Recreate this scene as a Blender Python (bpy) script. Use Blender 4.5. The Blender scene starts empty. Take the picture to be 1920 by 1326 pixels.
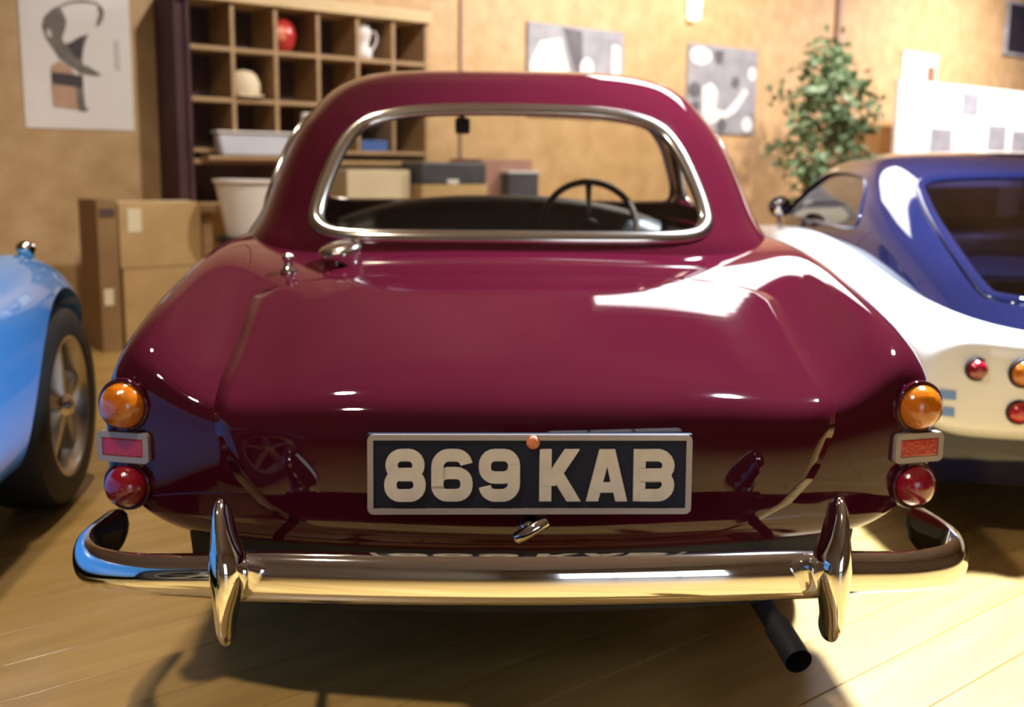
import bpy, bmesh, math, random
import numpy as np
from mathutils import Vector, Matrix
from mathutils.bvhtree import BVHTree

random.seed(7)
scene = bpy.context.scene
COL = scene.collection
PI = math.pi
R = math.radians

# ------------------------------------------------------------------ camera
cam_d = bpy.data.cameras.new('camera')
cam_d.sensor_fit = 'HORIZONTAL'
cam_d.sensor_width = 36.0
cam_d.lens = 36.0
cam_d.shift_y = -57.0 / 1920.0
cam_d.clip_start = 0.05
cam_d.dof.use_dof = True
cam_d.dof.focus_distance = 1.5
cam_d.dof.aperture_fstop = 3.2
cam = bpy.data.objects.new('camera', cam_d)
COL.objects.link(cam)
cam.location = (0, 0, 1.03)
cam.rotation_euler = (Matrix.Rotation(R(90 - 8.77), 3, 'X') @ Matrix.Rotation(R(0.6), 3, 'Z')).to_euler()
scene.camera = cam

# ------------------------------------------------------------------ view
vs = scene.view_settings
vs.view_transform = 'Standard'
vs.look = 'None'
vs.gamma = 1.0
vs.use_curve_mapping = False
vs.exposure = 0.0
scene.cycles.use_denoising = True
scene.cycles.max_bounces = 10
scene.cycles.transparent_max_bounces = 16
scene.cycles.sample_clamp_indirect = 6.0

# ------------------------------------------------------------------ world: the dim air of a closed hall
world = bpy.data.worlds.new('world')
scene.world = world
world.use_nodes = True
world.node_tree.nodes['Background'].inputs[0].default_value = (0.9, 0.75, 0.62, 1)
world.node_tree.nodes['Background'].inputs[1].default_value = 0.05

# wall frame: the back wall recedes to the right
WA = R(52)
W0 = Vector((-2.473, 6.165, 0))
WU = Vector((math.sin(WA), math.cos(WA), 0))
WN = Vector((math.cos(WA), -math.sin(WA), 0))
WROT = math.atan2(WU.y, WU.x)


def wp(s, off, z):
    return W0 + WU * s + WN * off + Vector((0, 0, z))


def lamp(name, kind, loc, energy, color, target=None, size=0.1, angle=60, blend=0.5):
    d = bpy.data.lights.new(name, kind)
    d.energy = energy
    d.color = color
    if kind == 'SPOT':
        d.spot_size = R(angle)
        d.spot_blend = blend
        d.shadow_soft_size = size
    elif kind == 'AREA':
        d.shape = 'RECTANGLE'
        d.size = size[0]
        d.size_y = size[1]
    else:
        d.shadow_soft_size = size
    o = bpy.data.objects.new(name, d)
    COL.objects.link(o)
    o.location = loc
    if target is not None:
        o.rotation_euler = (Vector(target) - Vector(loc)).to_track_quat('-Z', 'Y').to_euler()
    return o


WARM = (1.0, 0.86, 0.68)
SOFT = (1.0, 0.94, 0.86)
COOL = (0.97, 0.96, 1.0)
# ceiling spotlight over the gap between the two right-hand cars (mirrored in the boot lid and the rear window)
lamp('spot_gap_offscreen', 'SPOT', (1.6, 3.3, 3.3), 3600, (0.74, 0.85, 1.0), (1.1, 2.6, 0.2), 0.12, 80, 0.7)
# ceiling spotlights washing the back wall and the display board
lamp('spot_boards_offscreen', 'SPOT', wp(9.0, 2.6, 3.5), 1200, (1.0, 0.93, 0.95), wp(9.0, 0.3, 1.1), 0.08, 122, 1.0)
lamp('spot_photos_offscreen', 'SPOT', wp(5.0, 2.6, 3.5), 760, (1.0, 0.91, 0.88), wp(4.8, 0, 1.6), 0.08, 120, 0.9)
lamp('spot_shelf_offscreen', 'SPOT', wp(1.3, 2.9, 3.5), 330, SOFT, wp(1.6, 0, 1.5), 0.08, 110, 0.9)
# ceiling lamps over the left-hand gap and over the tail of the coupe (mirrored in the boot lid's edge)
lamp('lamp_left_offscreen', 'SPOT', (-1.15, 3.3, 3.4), 190, WARM, (-1.3, 3.7, 0.0), 0.08, 125, 0.7)
lamp('lamp_tail_offscreen', 'SPOT', (-1.2, 0.8, 3.3), 260, WARM, (-0.9, 1.6, 0.3), 0.08, 120, 0.8)


# ------------------------------------------------------------------ materials
def _nt(name):
    m = bpy.data.materials.new(name)
    m.use_nodes = True
    nt = m.node_tree
    return m, nt, nt.nodes['Principled BSDF']


def mat(name, col, rough=0.5, metal=0.0, coat=0.0, var=0.06, scale=8.0, bump=0.0, emit=None, estr=0.0, spec=None, coat_rough=0.03):
    m, nt, b = _nt(name)
    b.inputs['Roughness'].default_value = rough
    b.inputs['Metallic'].default_value = metal
    b.inputs['Coat Weight'].default_value = coat
    b.inputs['Coat Roughness'].default_value = coat_rough
    if spec is not None:
        b.inputs['Specular IOR Level'].default_value = spec
    if emit:
        b.inputs['Emission Color'].default_value = (*emit, 1)
        b.inputs['Emission Strength'].default_value = estr
    tc = nt.nodes.new('ShaderNodeTexCoord')
    nz = nt.nodes.new('ShaderNodeTexNoise')
    nz.inputs['Scale'].default_value = scale
    nz.inputs['Detail'].default_value = 4
    nt.links.new(tc.outputs['Object'], nz.inputs['Vector'])
    rp = nt.nodes.new('ShaderNodeValToRGB')
    rp.color_ramp.elements[0].position = 0.3
    rp.color_ramp.elements[1].position = 0.7
    lo = [max(0, c * (1 - var)) for c in col]
    hi = [min(1, c * (1 + var)) for c in col]
    rp.color_ramp.elements[0].color = (*lo, 1)
    rp.color_ramp.elements[1].color = (*hi, 1)
    nt.links.new(nz.outputs['Fac'], rp.inputs['Fac'])
    nt.links.new(rp.outputs['Color'], b.inputs['Base Color'])
    if bump:
        bp = nt.nodes.new('ShaderNodeBump')
        bp.inputs['Strength'].default_value = bump
        bp.inputs['Distance'].default_value = 0.01
        nt.links.new(nz.outputs['Fac'], bp.inputs['Height'])
        nt.links.new(bp.outputs['Normal'], b.inputs['Normal'])
    return m


def glass(name, tint, refl=0.08, rough=0.0):
    m = bpy.data.materials.new(name)
    m.use_nodes = True
    nt = m.node_tree
    nt.nodes.clear()
    out = nt.nodes.new('ShaderNodeOutputMaterial')
    tr = nt.nodes.new('ShaderNodeBsdfTransparent')
    tr.inputs[0].default_value = (*tint, 1)
    gl = nt.nodes.new('ShaderNodeBsdfGlossy')
    gl.inputs['Roughness'].default_value = rough
    lw = nt.nodes.new('ShaderNodeLayerWeight')
    lw.inputs['Blend'].default_value = 0.5
    fr = nt.nodes.new('ShaderNodeMath')
    fr.operation = 'POWER'
    fr.inputs[1].default_value = 5.0
    nt.links.new(lw.outputs['Facing'], fr.inputs[0])
    ma = nt.nodes.new('ShaderNodeMath')
    ma.operation = 'MULTIPLY_ADD'
    ma.inputs[1].default_value = 0.9
    ma.inputs[2].default_value = refl
    mx = nt.nodes.new('ShaderNodeMixShader')
    nt.links.new(fr.outputs[0], ma.inputs[0])
    nt.links.new(ma.outputs[0], mx.inputs[0])
    nt.links.new(tr.outputs[0], mx.inputs[1])
    nt.links.new(gl.outputs[0], mx.inputs[2])
    nt.links.new(mx.outputs[0], out.inputs[0])
    return m


def wood(name, c1, c2, c3, scale, rough, stretch=(1, 8, 8), coat=0.0, bump=0.15, perobj=0.0):
    m, nt, b = _nt(name)
    tc = nt.nodes.new('ShaderNodeTexCoord')
    mp = nt.nodes.new('ShaderNodeMapping')
    mp.inputs['Scale'].default_value = stretch
    nt.links.new(tc.outputs['Object'], mp.inputs['Vector'])
    n1 = nt.nodes.new('ShaderNodeTexNoise')
    n1.inputs['Scale'].default_value = scale
    n1.inputs['Detail'].default_value = 6
    n1.inputs['Roughness'].default_value = 0.62
    nt.links.new(mp.outputs[0], n1.inputs['Vector'])
    rp = nt.nodes.new('ShaderNodeValToRGB')
    e = rp.color_ramp.elements
    e[0].position = 0.28
    e[0].color = (*c1, 1)
    e[1].position = 0.72
    e[1].color = (*c3, 1)
    k = e.new(0.5)
    k.color = (*c2, 1)
    nt.links.new(n1.outputs['Fac'], rp.inputs['Fac'])
    last = rp.outputs['Color']
    if perobj:
        oi = nt.nodes.new('ShaderNodeObjectInfo')
        hv = nt.nodes.new('ShaderNodeHueSaturation')
        mr = nt.nodes.new('ShaderNodeMapRange')
        mr.inputs['To Min'].default_value = 1 - perobj
        mr.inputs['To Max'].default_value = 1 + perobj
        nt.links.new(oi.outputs['Random'], mr.inputs['Value'])
        nt.links.new(mr.outputs[0], hv.inputs['Value'])
        nt.links.new(last, hv.inputs['Color'])
        last = hv.outputs['Color']
    nt.links.new(last, b.inputs['Base Color'])
    b.inputs['Roughness'].default_value = rough
    b.inputs['Coat Weight'].default_value = coat
    b.inputs['Coat Roughness'].default_value = 0.15
    bp = nt.nodes.new('ShaderNodeBump')
    bp.inputs['Strength'].default_value = bump
    bp.inputs['Distance'].default_value = 0.004
    nt.links.new(n1.outputs['Fac'], bp.inputs['Height'])
    nt.links.new(bp.outputs['Normal'], b.inputs['Normal'])
    return m


M = {}
M['osb'] = wood('chipboard', (0.42, 0.26, 0.11), (0.50, 0.32, 0.15), (0.57, 0.385, 0.20), 3.0, 0.6, (2.2, 5, 2.2), bump=0.2)
M['floor'] = wood('floor_plank', (0.35, 0.215, 0.062), (0.42, 0.262, 0.082), (0.49, 0.315, 0.112), 3.0, 0.38, (0.7, 6, 6), coat=0.15, bump=0.1, perobj=0.07)
M['underfloor'] = mat('underfloor', (0.16, 0.09, 0.04), 0.9)
M['plaster'] = mat('plaster', (0.36, 0.29, 0.22), 0.9, var=0.1, scale=1.5)
M['ceiling'] = mat('ceiling_board', (0.42, 0.33, 0.26), 0.9, var=0.15, scale=1.0)
M['batten'] = mat('batten', (0.42, 0.27, 0.2), 0.7)
M['maroon'] = mat('maroon_paint', (0.040, 0.0025, 0.008), 0.5, coat=1.0, var=0.05, scale=3, spec=0.0)
M['chrome'] = mat('chrome', (0.82, 0.80, 0.77), 0.06, metal=1.0, var=0.02)
M['trimchrome'] = mat('trim_chrome', (0.80, 0.77, 0.70), 0.14, metal=1.0, var=0.02)
M['alloy'] = mat('alloy', (0.56, 0.54, 0.50), 0.3, metal=1.0, var=0.08)
M['black'] = mat('black_trim', (0.012, 0.012, 0.014), 0.55)
M['underbody'] = mat('underbody', (0.01, 0.009, 0.009), 0.8)
M['vinyl'] = mat('black_vinyl', (0.015, 0.015, 0.018), 0.45, var=0.2, scale=40, bump=0.2)
M['rubber'] = mat('rubber', (0.016, 0.016, 0.018), 0.6, var=0.15, scale=30)
M['plateblack'] = mat('plate_black', (0.008, 0.010, 0.024), 0.5, spec=0.2)
M['platesilver'] = mat('plate_silver', (0.56, 0.51, 0.45), 0.5, metal=0.0, var=0.1, scale=25)
M['dullframe'] = mat('dull_frame', (0.34, 0.29, 0.27), 0.45, metal=0.3)
M['amber'] = mat('amber_lens', (0.45, 0.115, 0.004), 0.16, coat=1.0, var=0.15, scale=60, bump=0.25)
M['red'] = mat('red_lens', (0.22, 0.003, 0.014), 0.16, coat=1.0, var=0.15, scale=60, bump=0.25)
M['reflector'] = mat('red_reflector', (0.42, 0.005, 0.008), 0.22, coat=1.0, var=0.2, scale=120, bump=0.3)
M['glass'] = glass('clear_glass', (0.90, 0.90, 0.86), 0.07)
M['darkglass'] = glass('tinted_glass', (0.22, 0.24, 0.45), 0.1)
M['blue'] = mat('sky_blue_paint', (0.06, 0.30, 0.82), 0.3, coat=1.0, var=0.04, scale=3)
M['white'] = mat('white_paint', (0.72, 0.71, 0.69), 0.35, coat=0.8, var=0.03, scale=3)
M['navy'] = mat('navy_paint', (0.006, 0.007, 0.028), 0.4, coat=1.0, var=0.1, scale=3, spec=0.0)
M['sticker'] = mat('blue_sticker', (0.14, 0.26, 0.55), 0.5)
M['skin_wheel'] = mat('wood_rim', (0.05, 0.03, 0.02), 0.35, coat=0.6)
M['cardboard'] = mat('cardboard', (0.50, 0.33, 0.15), 0.8, var=0.1, scale=5)
M['cardboard_dark'] = mat('cardboard_side', (0.27, 0.16, 0.07), 0.85, var=0.12, scale=5)
M['tape'] = mat('paper_label', (0.72, 0.64, 0.46), 0.6)
M['shelfwood'] = wood('shelf_wood', (0.30, 0.18, 0.085), (0.37, 0.23, 0.11), (0.44, 0.28, 0.145), 4.0, 0.6, (1, 6, 6))
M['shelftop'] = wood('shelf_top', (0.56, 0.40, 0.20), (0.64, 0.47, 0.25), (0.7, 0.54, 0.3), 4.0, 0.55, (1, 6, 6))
M['shelfback'] = mat('shelf_back', (0.09, 0.055, 0.05), 0.9, var=0.3, scale=4)
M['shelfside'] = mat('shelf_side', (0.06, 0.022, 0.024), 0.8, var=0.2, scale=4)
M['paper'] = mat('paper', (0.78, 0.73, 0.70), 0.7, var=0.02)
M['whiteplastic'] = mat('white_plastic', (0.76, 0.70, 0.66), 0.45, var=0.03)
M['greyplastic'] = mat('grey_white_plastic', (0.52, 0.53, 0.58), 0.4, var=0.06)
M['cream'] = mat('cream_card', (0.70, 0.58, 0.40), 0.7, var=0.04)
M['darkbox'] = mat('slate_box', (0.05, 0.055, 0.07), 0.5, var=0.2)
M['bluebox'] = mat('blue_card', (0.06, 0.13, 0.42), 0.55)
M['redpaint'] = mat('red_gloss', (0.50, 0.03, 0.03), 0.3, coat=0.6)
M['fadedred'] = mat('faded_red_card', (0.33, 0.17, 0.13), 0.7)
M['orange'] = mat('orange_gloss', (0.6, 0.18, 0.08), 0.4)
M['leaf'] = mat('leaf', (0.12, 0.19, 0.09), 0.5, var=0.35, scale=3)
M['bark'] = mat('bark', (0.22, 0.13, 0.07), 0.85, var=0.25, scale=20, bump=0.3)
M['pot'] = mat('pot', (0.30, 0.12, 0.06), 0.7)
M['soil'] = mat('soil', (0.03, 0.02, 0.012), 0.95)
M['greyphoto'] = mat('grey_print', (0.34, 0.34, 0.36), 0.6, var=0.35, scale=6)
M['frameblack'] = mat('frame_black', (0.02, 0.018, 0.03), 0.5)
M['brown'] = mat('brown_card', (0.24, 0.12, 0.06), 0.7)
M['steel'] = mat('steel', (0.35, 0.35, 0.36), 0.4, metal=1.0)
M['tube'] = mat('lit_tube', (1, 1, 1), 0.5, emit=(1.0, 0.97, 0.96), estr=10.0, var=0.0)
M['daylight'] = mat('daylight_pane', (0.8, 0.85, 1), 0.5, emit=(0.82, 0.9, 1.0), estr=2.6, var=0.0)
M['bulb'] = mat('lit_bulb', (1, 0.9, 0.7), 0.5, emit=(1.0, 0.85, 0.6), estr=3.0, var=0.0)


# ------------------------------------------------------------------ mesh helpers
def link(name, me, material, parent=None, smooth=False, loc=None, rot=None):
    o = bpy.data.objects.new(name, me)
    COL.objects.link(o)
    mats = material if isinstance(material, (list, tuple)) else [material]
    if not me.materials:
        for m in mats:
            me.materials.append(m)
    if parent is not None:
        o.parent = parent
    if loc is not None:
        o.location = loc
    if rot is not None:
        o.rotation_euler = rot
    if smooth:
        for p in me.polygons:
            p.use_smooth = True
    return o


def pymesh(name, vs_, fs_):
    me = bpy.data.meshes.new(name)
    me.from_pydata([tuple(v) for v in vs_], [], fs_)
    me.update()
    return me


def bm_mesh(bm, name='mesh', normals=True):
    if normals:
        bmesh.ops.recalc_face_normals(bm, faces=bm.faces)
    me = bpy.data.meshes.new(name)
    bm.to_mesh(me)
    bm.free()
    return me


def bm_box(bm, c, s, bevel=0.0, rot=None):
    r = bmesh.ops.create_cube(bm, size=1.0)
    vs_ = r['verts']
    mt = Matrix.Translation(c)
    if rot is not None:
        mt = mt @ rot.to_4x4()
    bmesh.ops.transform(bm, matrix=mt @ Matrix.Diagonal((*s, 1)), verts=vs_)
    if bevel:
        es = list({e for v in vs_ for e in v.link_edges})
        bmesh.ops.bevel(bm, geom=es, offset=bevel, segments=2, affect='EDGES', profile=0.5)


def box(name, c, s, material, parent=None, bevel=0.0, rot=None, smooth=False):
    bm = bmesh.new()
    bm_box(bm, (0, 0, 0), s, bevel)
    return link(name, bm_mesh(bm, name), material, parent, smooth, c, rot)


def catmull(pts, n=8, closed=False):
    P = [Vector(p) for p in pts]
    N = len(P)
    out = []
    segs = N if closed else N - 1
    for i in range(segs):
        if closed:
            a, b, c, d = P[(i - 1) % N], P[i], P[(i + 1) % N], P[(i + 2) % N]
        else:
            b, c = P[i], P[i + 1]
            a = P[i - 1] if i > 0 else b * 2 - c
            d = P[i + 2] if i + 2 < N else c * 2 - b
        for k in range(n):
            t = k / n
            out.append(0.5 * ((2 * b) + (c - a) * t + (2 * a - 5 * b + 4 * c - d) * t * t + (3 * b - a - 3 * c + d) * t ** 3))
    if not closed:
        out.append(P[-1])
    return out


def tube_mesh(path, rad, nseg=12, closed=False, flat=None, up=None, cap=True):
    """sweep an ellipse along a path; rad: number or list of (rw, rh) / numbers; up: fixed up vector for the rh axis"""
    P = [Vector(p) for p in path]
    N = len(P)
    vs_, fs_ = [], []
    prev = None
    for i in range(N):
        if closed:
            t = P[(i + 1) % N] - P[(i - 1) % N]
        else:
            t = P[min(i + 1, N - 1)] - P[max(i - 1, 0)]
        t.normalize()
        if up is not None:
            b = Vector(up)
            b = (b - t * b.dot(t)).normalized()
            a = t.cross(b)
        else:
            if prev is None:
                b = Vector((0, 0, 1)) if abs(t.z) < 0.9 else Vector((1, 0, 0))
            else:
                b = prev
            b = (b - t * b.dot(t)).normalized()
            prev = b
            a = t.cross(b)
        r = rad[i] if isinstance(rad, (list, tuple)) and len(rad) == N else rad
        ra, rb = r if isinstance(r, (list, tuple)) else (r, r)
        for k in range(nseg):
            w = 2 * PI * k / nseg
            vs_.append(P[i] + a * (ra * math.cos(w)) + b * (rb * math.sin(w)))
    L = N if closed else N - 1
    for i in range(L):
        for k in range(nseg):
            i2 = (i + 1) % N
            fs_.append((i * nseg + k, i * nseg + (k + 1) % nseg, i2 * nseg + (k + 1) % nseg, i2 * nseg + k))
    if not closed and cap:
        fs_.append(tuple(range(nseg - 1, -1, -1)))
        fs_.append(tuple((N - 1) * nseg + k for k in range(nseg)))
    me = pymesh('tube', vs_, fs_)
    return me


def fix_normals(me):
    bm = bmesh.new()
    bm.from_mesh(me)
    bmesh.ops.recalc_face_normals(bm, faces=bm.faces)
    bm.to_mesh(me)
    bm.free()
    return me


def lathe_mesh(prof, n=32, axis='Z', a0=0.0, loop=False):
    """prof: (r, h) pairs; axis: direction of h"""
    vs_, fs_ = [], []
    for r, h in prof:
        for k in range(n):
            w = 2 * PI * k / n + a0
            x, y = r * math.cos(w), r * math.sin(w)
            if axis == 'Z':
                vs_.append((x, y, h))
            elif axis == 'Y':
                vs_.append((x, h, y))
            else:
                vs_.append((h, x, y))
    for i in range(len(prof) - 1):
        for k in range(n):
            fs_.append((i * n + k, i * n + (k + 1) % n, (i + 1) * n + (k + 1) % n, (i + 1) * n + k))
    if loop:
        i = len(prof) - 1
        for k in range(n):
            fs_.append((i * n + k, i * n + (k + 1) % n, (k + 1) % n, k))
    if prof[0][0] > 1e-5 and not loop:
        fs_.append(tuple(range(n - 1, -1, -1)))
    if prof[-1][0] > 1e-5 and not loop:
        fs_.append(tuple((len(prof) - 1) * n + k for k in range(n)))
    me = pymesh('lathe', vs_, fs_)
    bm = bmesh.new()
    bm.from_mesh(me)
    bmesh.ops.remove_doubles(bm, verts=bm.verts, dist=1e-6)
    bmesh.ops.recalc_face_normals(bm, faces=bm.faces)
    bm.to_mesh(me)
    bm.free()
    return me


def autosmooth(o, ang=35):
    me = o.data
    bm = bmesh.new()
    bm.from_mesh(me)
    for f in bm.faces:
        f.smooth = True
    for e in bm.edges:
        if len(e.link_faces) == 2:
            e.smooth = e.calc_face_angle(0) < R(ang)
    bm.to_mesh(me)
    bm.free()
    return o


def empty(name, loc, rz=0.0, label=None, cat=None, group=None, kind=None):
    o = bpy.data.objects.new(name, None)
    COL.objects.link(o)
    o.location = loc
    o.rotation_euler = (0, 0, rz)
    tag(o, label, cat, group, kind)
    return o


def tag(o, label=None, cat=None, group=None, kind=None):
    if label:
        o['label'] = label
    if cat:
        o['category'] = cat
    if group:
        o['group'] = group
    if kind:
        o['kind'] = kind
    return o


def apply_boolean(o, cutters, op='DIFFERENCE'):
    for c in cutters:
        m = o.modifiers.new('cut', 'BOOLEAN')
        m.object = c
        m.operation = op
        m.solver = 'EXACT'
    bpy.context.view_layer.update()
    dg = bpy.context.evaluated_depsgraph_get()
    me = bpy.data.meshes.new_from_object(o.evaluated_get(dg))
    o.modifiers.clear()
    old = o.data
    o.data = me
    bpy.data.meshes.remove(old)
    for c in cutters:
        cm = c.data
        bpy.data.objects.remove(c)
        bpy.data.meshes.remove(cm)
    return o


def temp(me):
    o = bpy.data.objects.new('temporary_cutter', me)
    COL.objects.link(o)
    return o


# ================================================================== THE ROOM
S_MIN, S_MAX, DEPTH, HGT = -5.0, 12.6, 11.0, 3.8
floor = box('floor', wp((S_MIN + S_MAX) / 2, DEPTH / 2, -0.035), (S_MAX - S_MIN, DEPTH, 0.03), M['underfloor'], None, 0, (0, 0, WROT))
tag(floor, kind='structure')
floor['label'] = 'pale wooden plank floor running under the three cars'

# planks of the floor, laid parallel to the back wall
camM = cam.matrix_basis.copy()


def in_view(p, pad=0.12):
    q = camM.inverted() @ Vector(p)
    if q.z > -0.2:
        return False
    x = q.x / -q.z
    y = q.y / -q.z + 57 / 1920
    return abs(x) < 0.5 + pad and abs(y) < 0.345 + pad


PW = 0.155
plank_meshes = {}
floor_inv = Matrix.LocRotScale(floor.location, floor.rotation_euler.to_quaternion(), None).inverted()
count = 0
row = 0
off = 0.0
planks = []
while off < DEPTH - 0.01:
    rr = random.Random(row)
    s = S_MIN + rr.uniform(-2.0, 0)
    while s < S_MAX:
        ln = rr.choice((2.4, 3.0, 3.6, 4.2))
        a, b = max(s, S_MIN), min(s + ln, S_MAX)
        if b - a > 0.2:
            seen = False
            for k in range(13):
                if in_view(wp(a + (b - a) * k / 12, off + PW / 2, 0)):
                    seen = True
            planks.append((seen, a, b, off))
        s += ln
    off += PW
    row += 1
seen_planks = [p for p in planks if p[0]]
seen_planks.sort(key=lambda p: (wp((p[1] + p[2]) / 2, p[3], 0) - Vector((0.3, 2.5, 0))).length)
first = set(id(p) for p in seen_planks[:290])
rest_bm = bmesh.new()
for p in planks:
    _, a, b, of = p
    if id(p) in first:
        key = round(b - a, 3)
        if key not in plank_meshes:
            bm = bmesh.new()
            bm_box(bm, (0, 0, 0), (b - a - 0.003, PW - 0.0018, 0.02), 0.0015)
            plank_meshes[key] = bm_mesh(bm, 'plank')
            plank_meshes[key].materials.append(M['floor'])
        o = bpy.data.objects.new('plank', plank_meshes[key])
        COL.objects.link(o)
        o.parent = floor
        o.location = floor_inv @ wp((a + b) / 2, of + PW / 2, -0.010 - random.random() * 0.0008)
    else:
        bm_box(rest_bm, floor_inv @ wp((a + b) / 2, of + PW / 2, -0.0105), (b - a - 0.003, PW - 0.0018, 0.02))
o = link('plank_field', bm_mesh(rest_bm, 'plank_field'), M['floor'], floor)
o['kind'] = 'stuff'

# back wall: big sheets of chipboard with open joints
wall_b = box('wall_back', wp((S_MIN + S_MAX) / 2, -0.06, HGT / 2), (S_MAX - S_MIN, 0.06, HGT), M['brown'], None, 0, (0, 0, WROT))
tag(wall_b, 'tan chipboard back wall behind the cars', kind='structure')
winv = Matrix.LocRotScale(wall_b.location, wall_b.rotation_euler.to_quaternion(), None).inverted()
edges_s = [S_MIN, -1.95, 1.27, 2.63, 7.21, 11.8, S_MAX]
for i in range(len(edges_s) - 1):
    a, b = edges_s[i], edges_s[i + 1]
    bm = bmesh.new()
    bm_box(bm, (0, 0, 0), (b - a - 0.018, 0.03, HGT - 0.01), 0.002)
    link('panel', bm_mesh(bm, 'panel'), M['osb'], wall_b, False, winv @ wp((a + b) / 2, -0.015, HGT / 2))


def plain_wall(name, c, s, m, label):
    o_ = box(name, c, s, m, None, 0, (0, 0, WROT))
    return tag(o_, label, kind='structure')


plain_wall('wall_left', wp(S_MIN - 0.05, DEPTH / 2, HGT / 2), (0.1, DEPTH, HGT), M['plaster'], 'plain tan side wall beyond the blue car')
plain_wall('wall_right', wp(S_MAX + 0.05, DEPTH / 2, HGT / 2), (0.1, DEPTH, HGT), M['plaster'], 'plain tan side wall beyond the white car')
plain_wall('wall_front', wp((S_MIN + S_MAX) / 2, DEPTH + 0.05, HGT / 2), (S_MAX - S_MIN, 0.1, HGT), M['plaster'], 'plain tan wall facing the chipboard wall')
plain_wall('ceiling', wp((S_MIN + S_MAX) / 2, DEPTH / 2, HGT + 0.05), (S_MAX - S_MIN, DEPTH, 0.1), M['ceiling'], 'dim brown ceiling of the hall')
t1 = box('trim_1', wp(7.25, 0.022, HGT / 2), (0.075, 0.044, HGT - 0.02), M['batten'], None, 0.006, (0, 0, WROT))
tag(t1, 'reddish vertical batten on the wall above the plant', kind='structure')
t2 = box('trim_2', wp(2.63, 0.012, HGT / 2), (0.022, 0.024, HGT - 0.02), M['batten'], None, 0.004, (0, 0, WROT))
tag(t2, 'thin vertical strip over the wall joint beside the cubby shelf', kind='structure')


# glazed shopfront behind the viewer, daylight outside (seen in the chrome)
win = empty('window_front_offscreen', wp(-2.9, DEPTH - .03, .15), WROT, 'bright daylight window in the wall facing the chipboard wall', None, None, 'structure')
box('pane', (0, 0, .95), (2.5, .012, 1.9), M['daylight'], win)
for x in (-1.26, -.42, .42, 1.26):
    box('window_frame', (x, .006, .95), (.05, .05, 1.95), M['steel'], win, .004)
for z in (0, 1.9):
    box('window_sill', (0, .006, z), (2.58, .06, .05), M['steel'], win, .004)


# flat ceiling light panels (above the picture, seen in the paint)
def light_panel(loc, rz, lx, ly, label):
    t = empty('light_panel_offscreen', loc, rz, label, 'ceiling light')
    box('diffuser', (0, 0, 0.0), (lx, ly, .012), M['tube'], t, .003)
    box('housing', (0, 0, .046), (lx + .06, ly + .06, .08), M['whiteplastic'], t, .01)
    h = HGT - loc[2] - 0.086
    for kx in (-1, 1):
        link('hanger', tube_mesh([(kx * lx * .4, 0, .084), (kx * lx * .4, 0, .084 + h)], .006, 8), M['steel'], t)
    return t


light_panel((1.5, 6.7, 3.3), R(3), 1.75, 1.35, 'wide white light panel hanging ahead of the maroon coupe')


# ================================================================== CAR BODY BUILDER
def body_mesh(rows, levels=3):
    """rows from tail to nose; each: y, bow, t=[z9,z8,(x7,z7),(x6,z6),(x5,z5)], s3, s2, s1, b5, zb"""
    vs_, fs_ = [], []
    NX = 13

    def half(r):
        y0, bow = r['y'], r['bow']
        Y = lambda x: y0 + bow * (x / 0.75) ** 2
        t = r['t']
        pts = [(0.0, r['zb']), (0.2, r['zb']), (0.4, r['zb']), (r['b5'][0] * 0.85, r['zb']), r['b5'], r['s1'], r['s2'], r['s3'],
               t[4], t[3], t[2], (0.2, t[1]), (0.0, t[0])]
        return [(x, Y(x), z) for x, z in pts]

    rings = []
    for r in rows:
        h = half(r)
        ring = []
        for p in h:
            ring.append(len(vs_))
            vs_.append(p)
        for p in h[1:-1][::-1]:
            ring.append(len(vs_))
            vs_.append((-p[0], p[1], p[2]))
        rings.append(ring)
    NR = len(rings[0])
    for i in range(len(rings) - 1):
        for k in range(NR):
            fs_.append((rings[i][k], rings[i][(k + 1) % NR], rings[i + 1][(k + 1) % NR], rings[i + 1][k]))

    def cap(ring, r, tuck, flip):
        y0, bow = r['y'], r['bow']
        h = half(r)
        g = {}
        for side in (1, -1):
            for k in range(4):          # columns 0..3 : x index
                xt = h[12 - k][0]
                xb = h[k][0]
                for l, sidx in ((3, 7), (2, 6), (1, 5)):
                    f = {3: 0.86, 2: 0.50, 1: 0.18}[l]
                    zt = h[12 - k][2]
                    zb = h[k][2]
                    x = xb + (xt - xb) * f
                    z = zb + (zt - zb) * f
                    if k == 0 and side == -1:
                        g[(side, k, l)] = g[(1, 0, l)]
                        continue
                    g[(side, k, l)] = len(vs_)
                    vs_.append((side * x, y0 + bow * (x / 0.75) ** 2 - tuck * {3: 1.0, 2: 1.0, 1: 0.5}[l], z))

            def rv(idx):
                return ring[idx] if (side == 1 or idx in (0, 12)) else ring[NR - idx]

            def col(k):
                return [rv(12 - k), g[(side, k, 3)], g[(side, k, 2)], g[(side, k, 1)], rv(k)]
            cols = [col(k) for k in range(4)] + [[rv(8), rv(7), rv(6), rv(5), rv(4)]]
            for a, b in zip(cols[:-1], cols[1:]):
                for l in range(4):
                    fs_.append((a[l], b[l], b[l + 1], a[l + 1]))
    cap(rings[0], rows[0], 0.012, False)
    cap(rings[-1], rows[-1], -0.03, True)
    bm = bmesh.new()
    V = [bm.verts.new(v) for v in vs_]
    for f in fs_:
        bm.faces.new([V[k] for k in f])
    me = bm_mesh(bm, 'cage')
    o = temp(me)
    md = o.modifiers.new('sub', 'SUBSURF')
    md.levels = levels
    md.render_levels = levels
    bpy.context.view_layer.update()
    dg = bpy.context.evaluated_depsgraph_get()
    out = bpy.data.meshes.new_from_object(o.evaluated_get(dg))
    bpy.data.objects.remove(o)
    bpy.data.meshes.remove(me)
    return out


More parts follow.
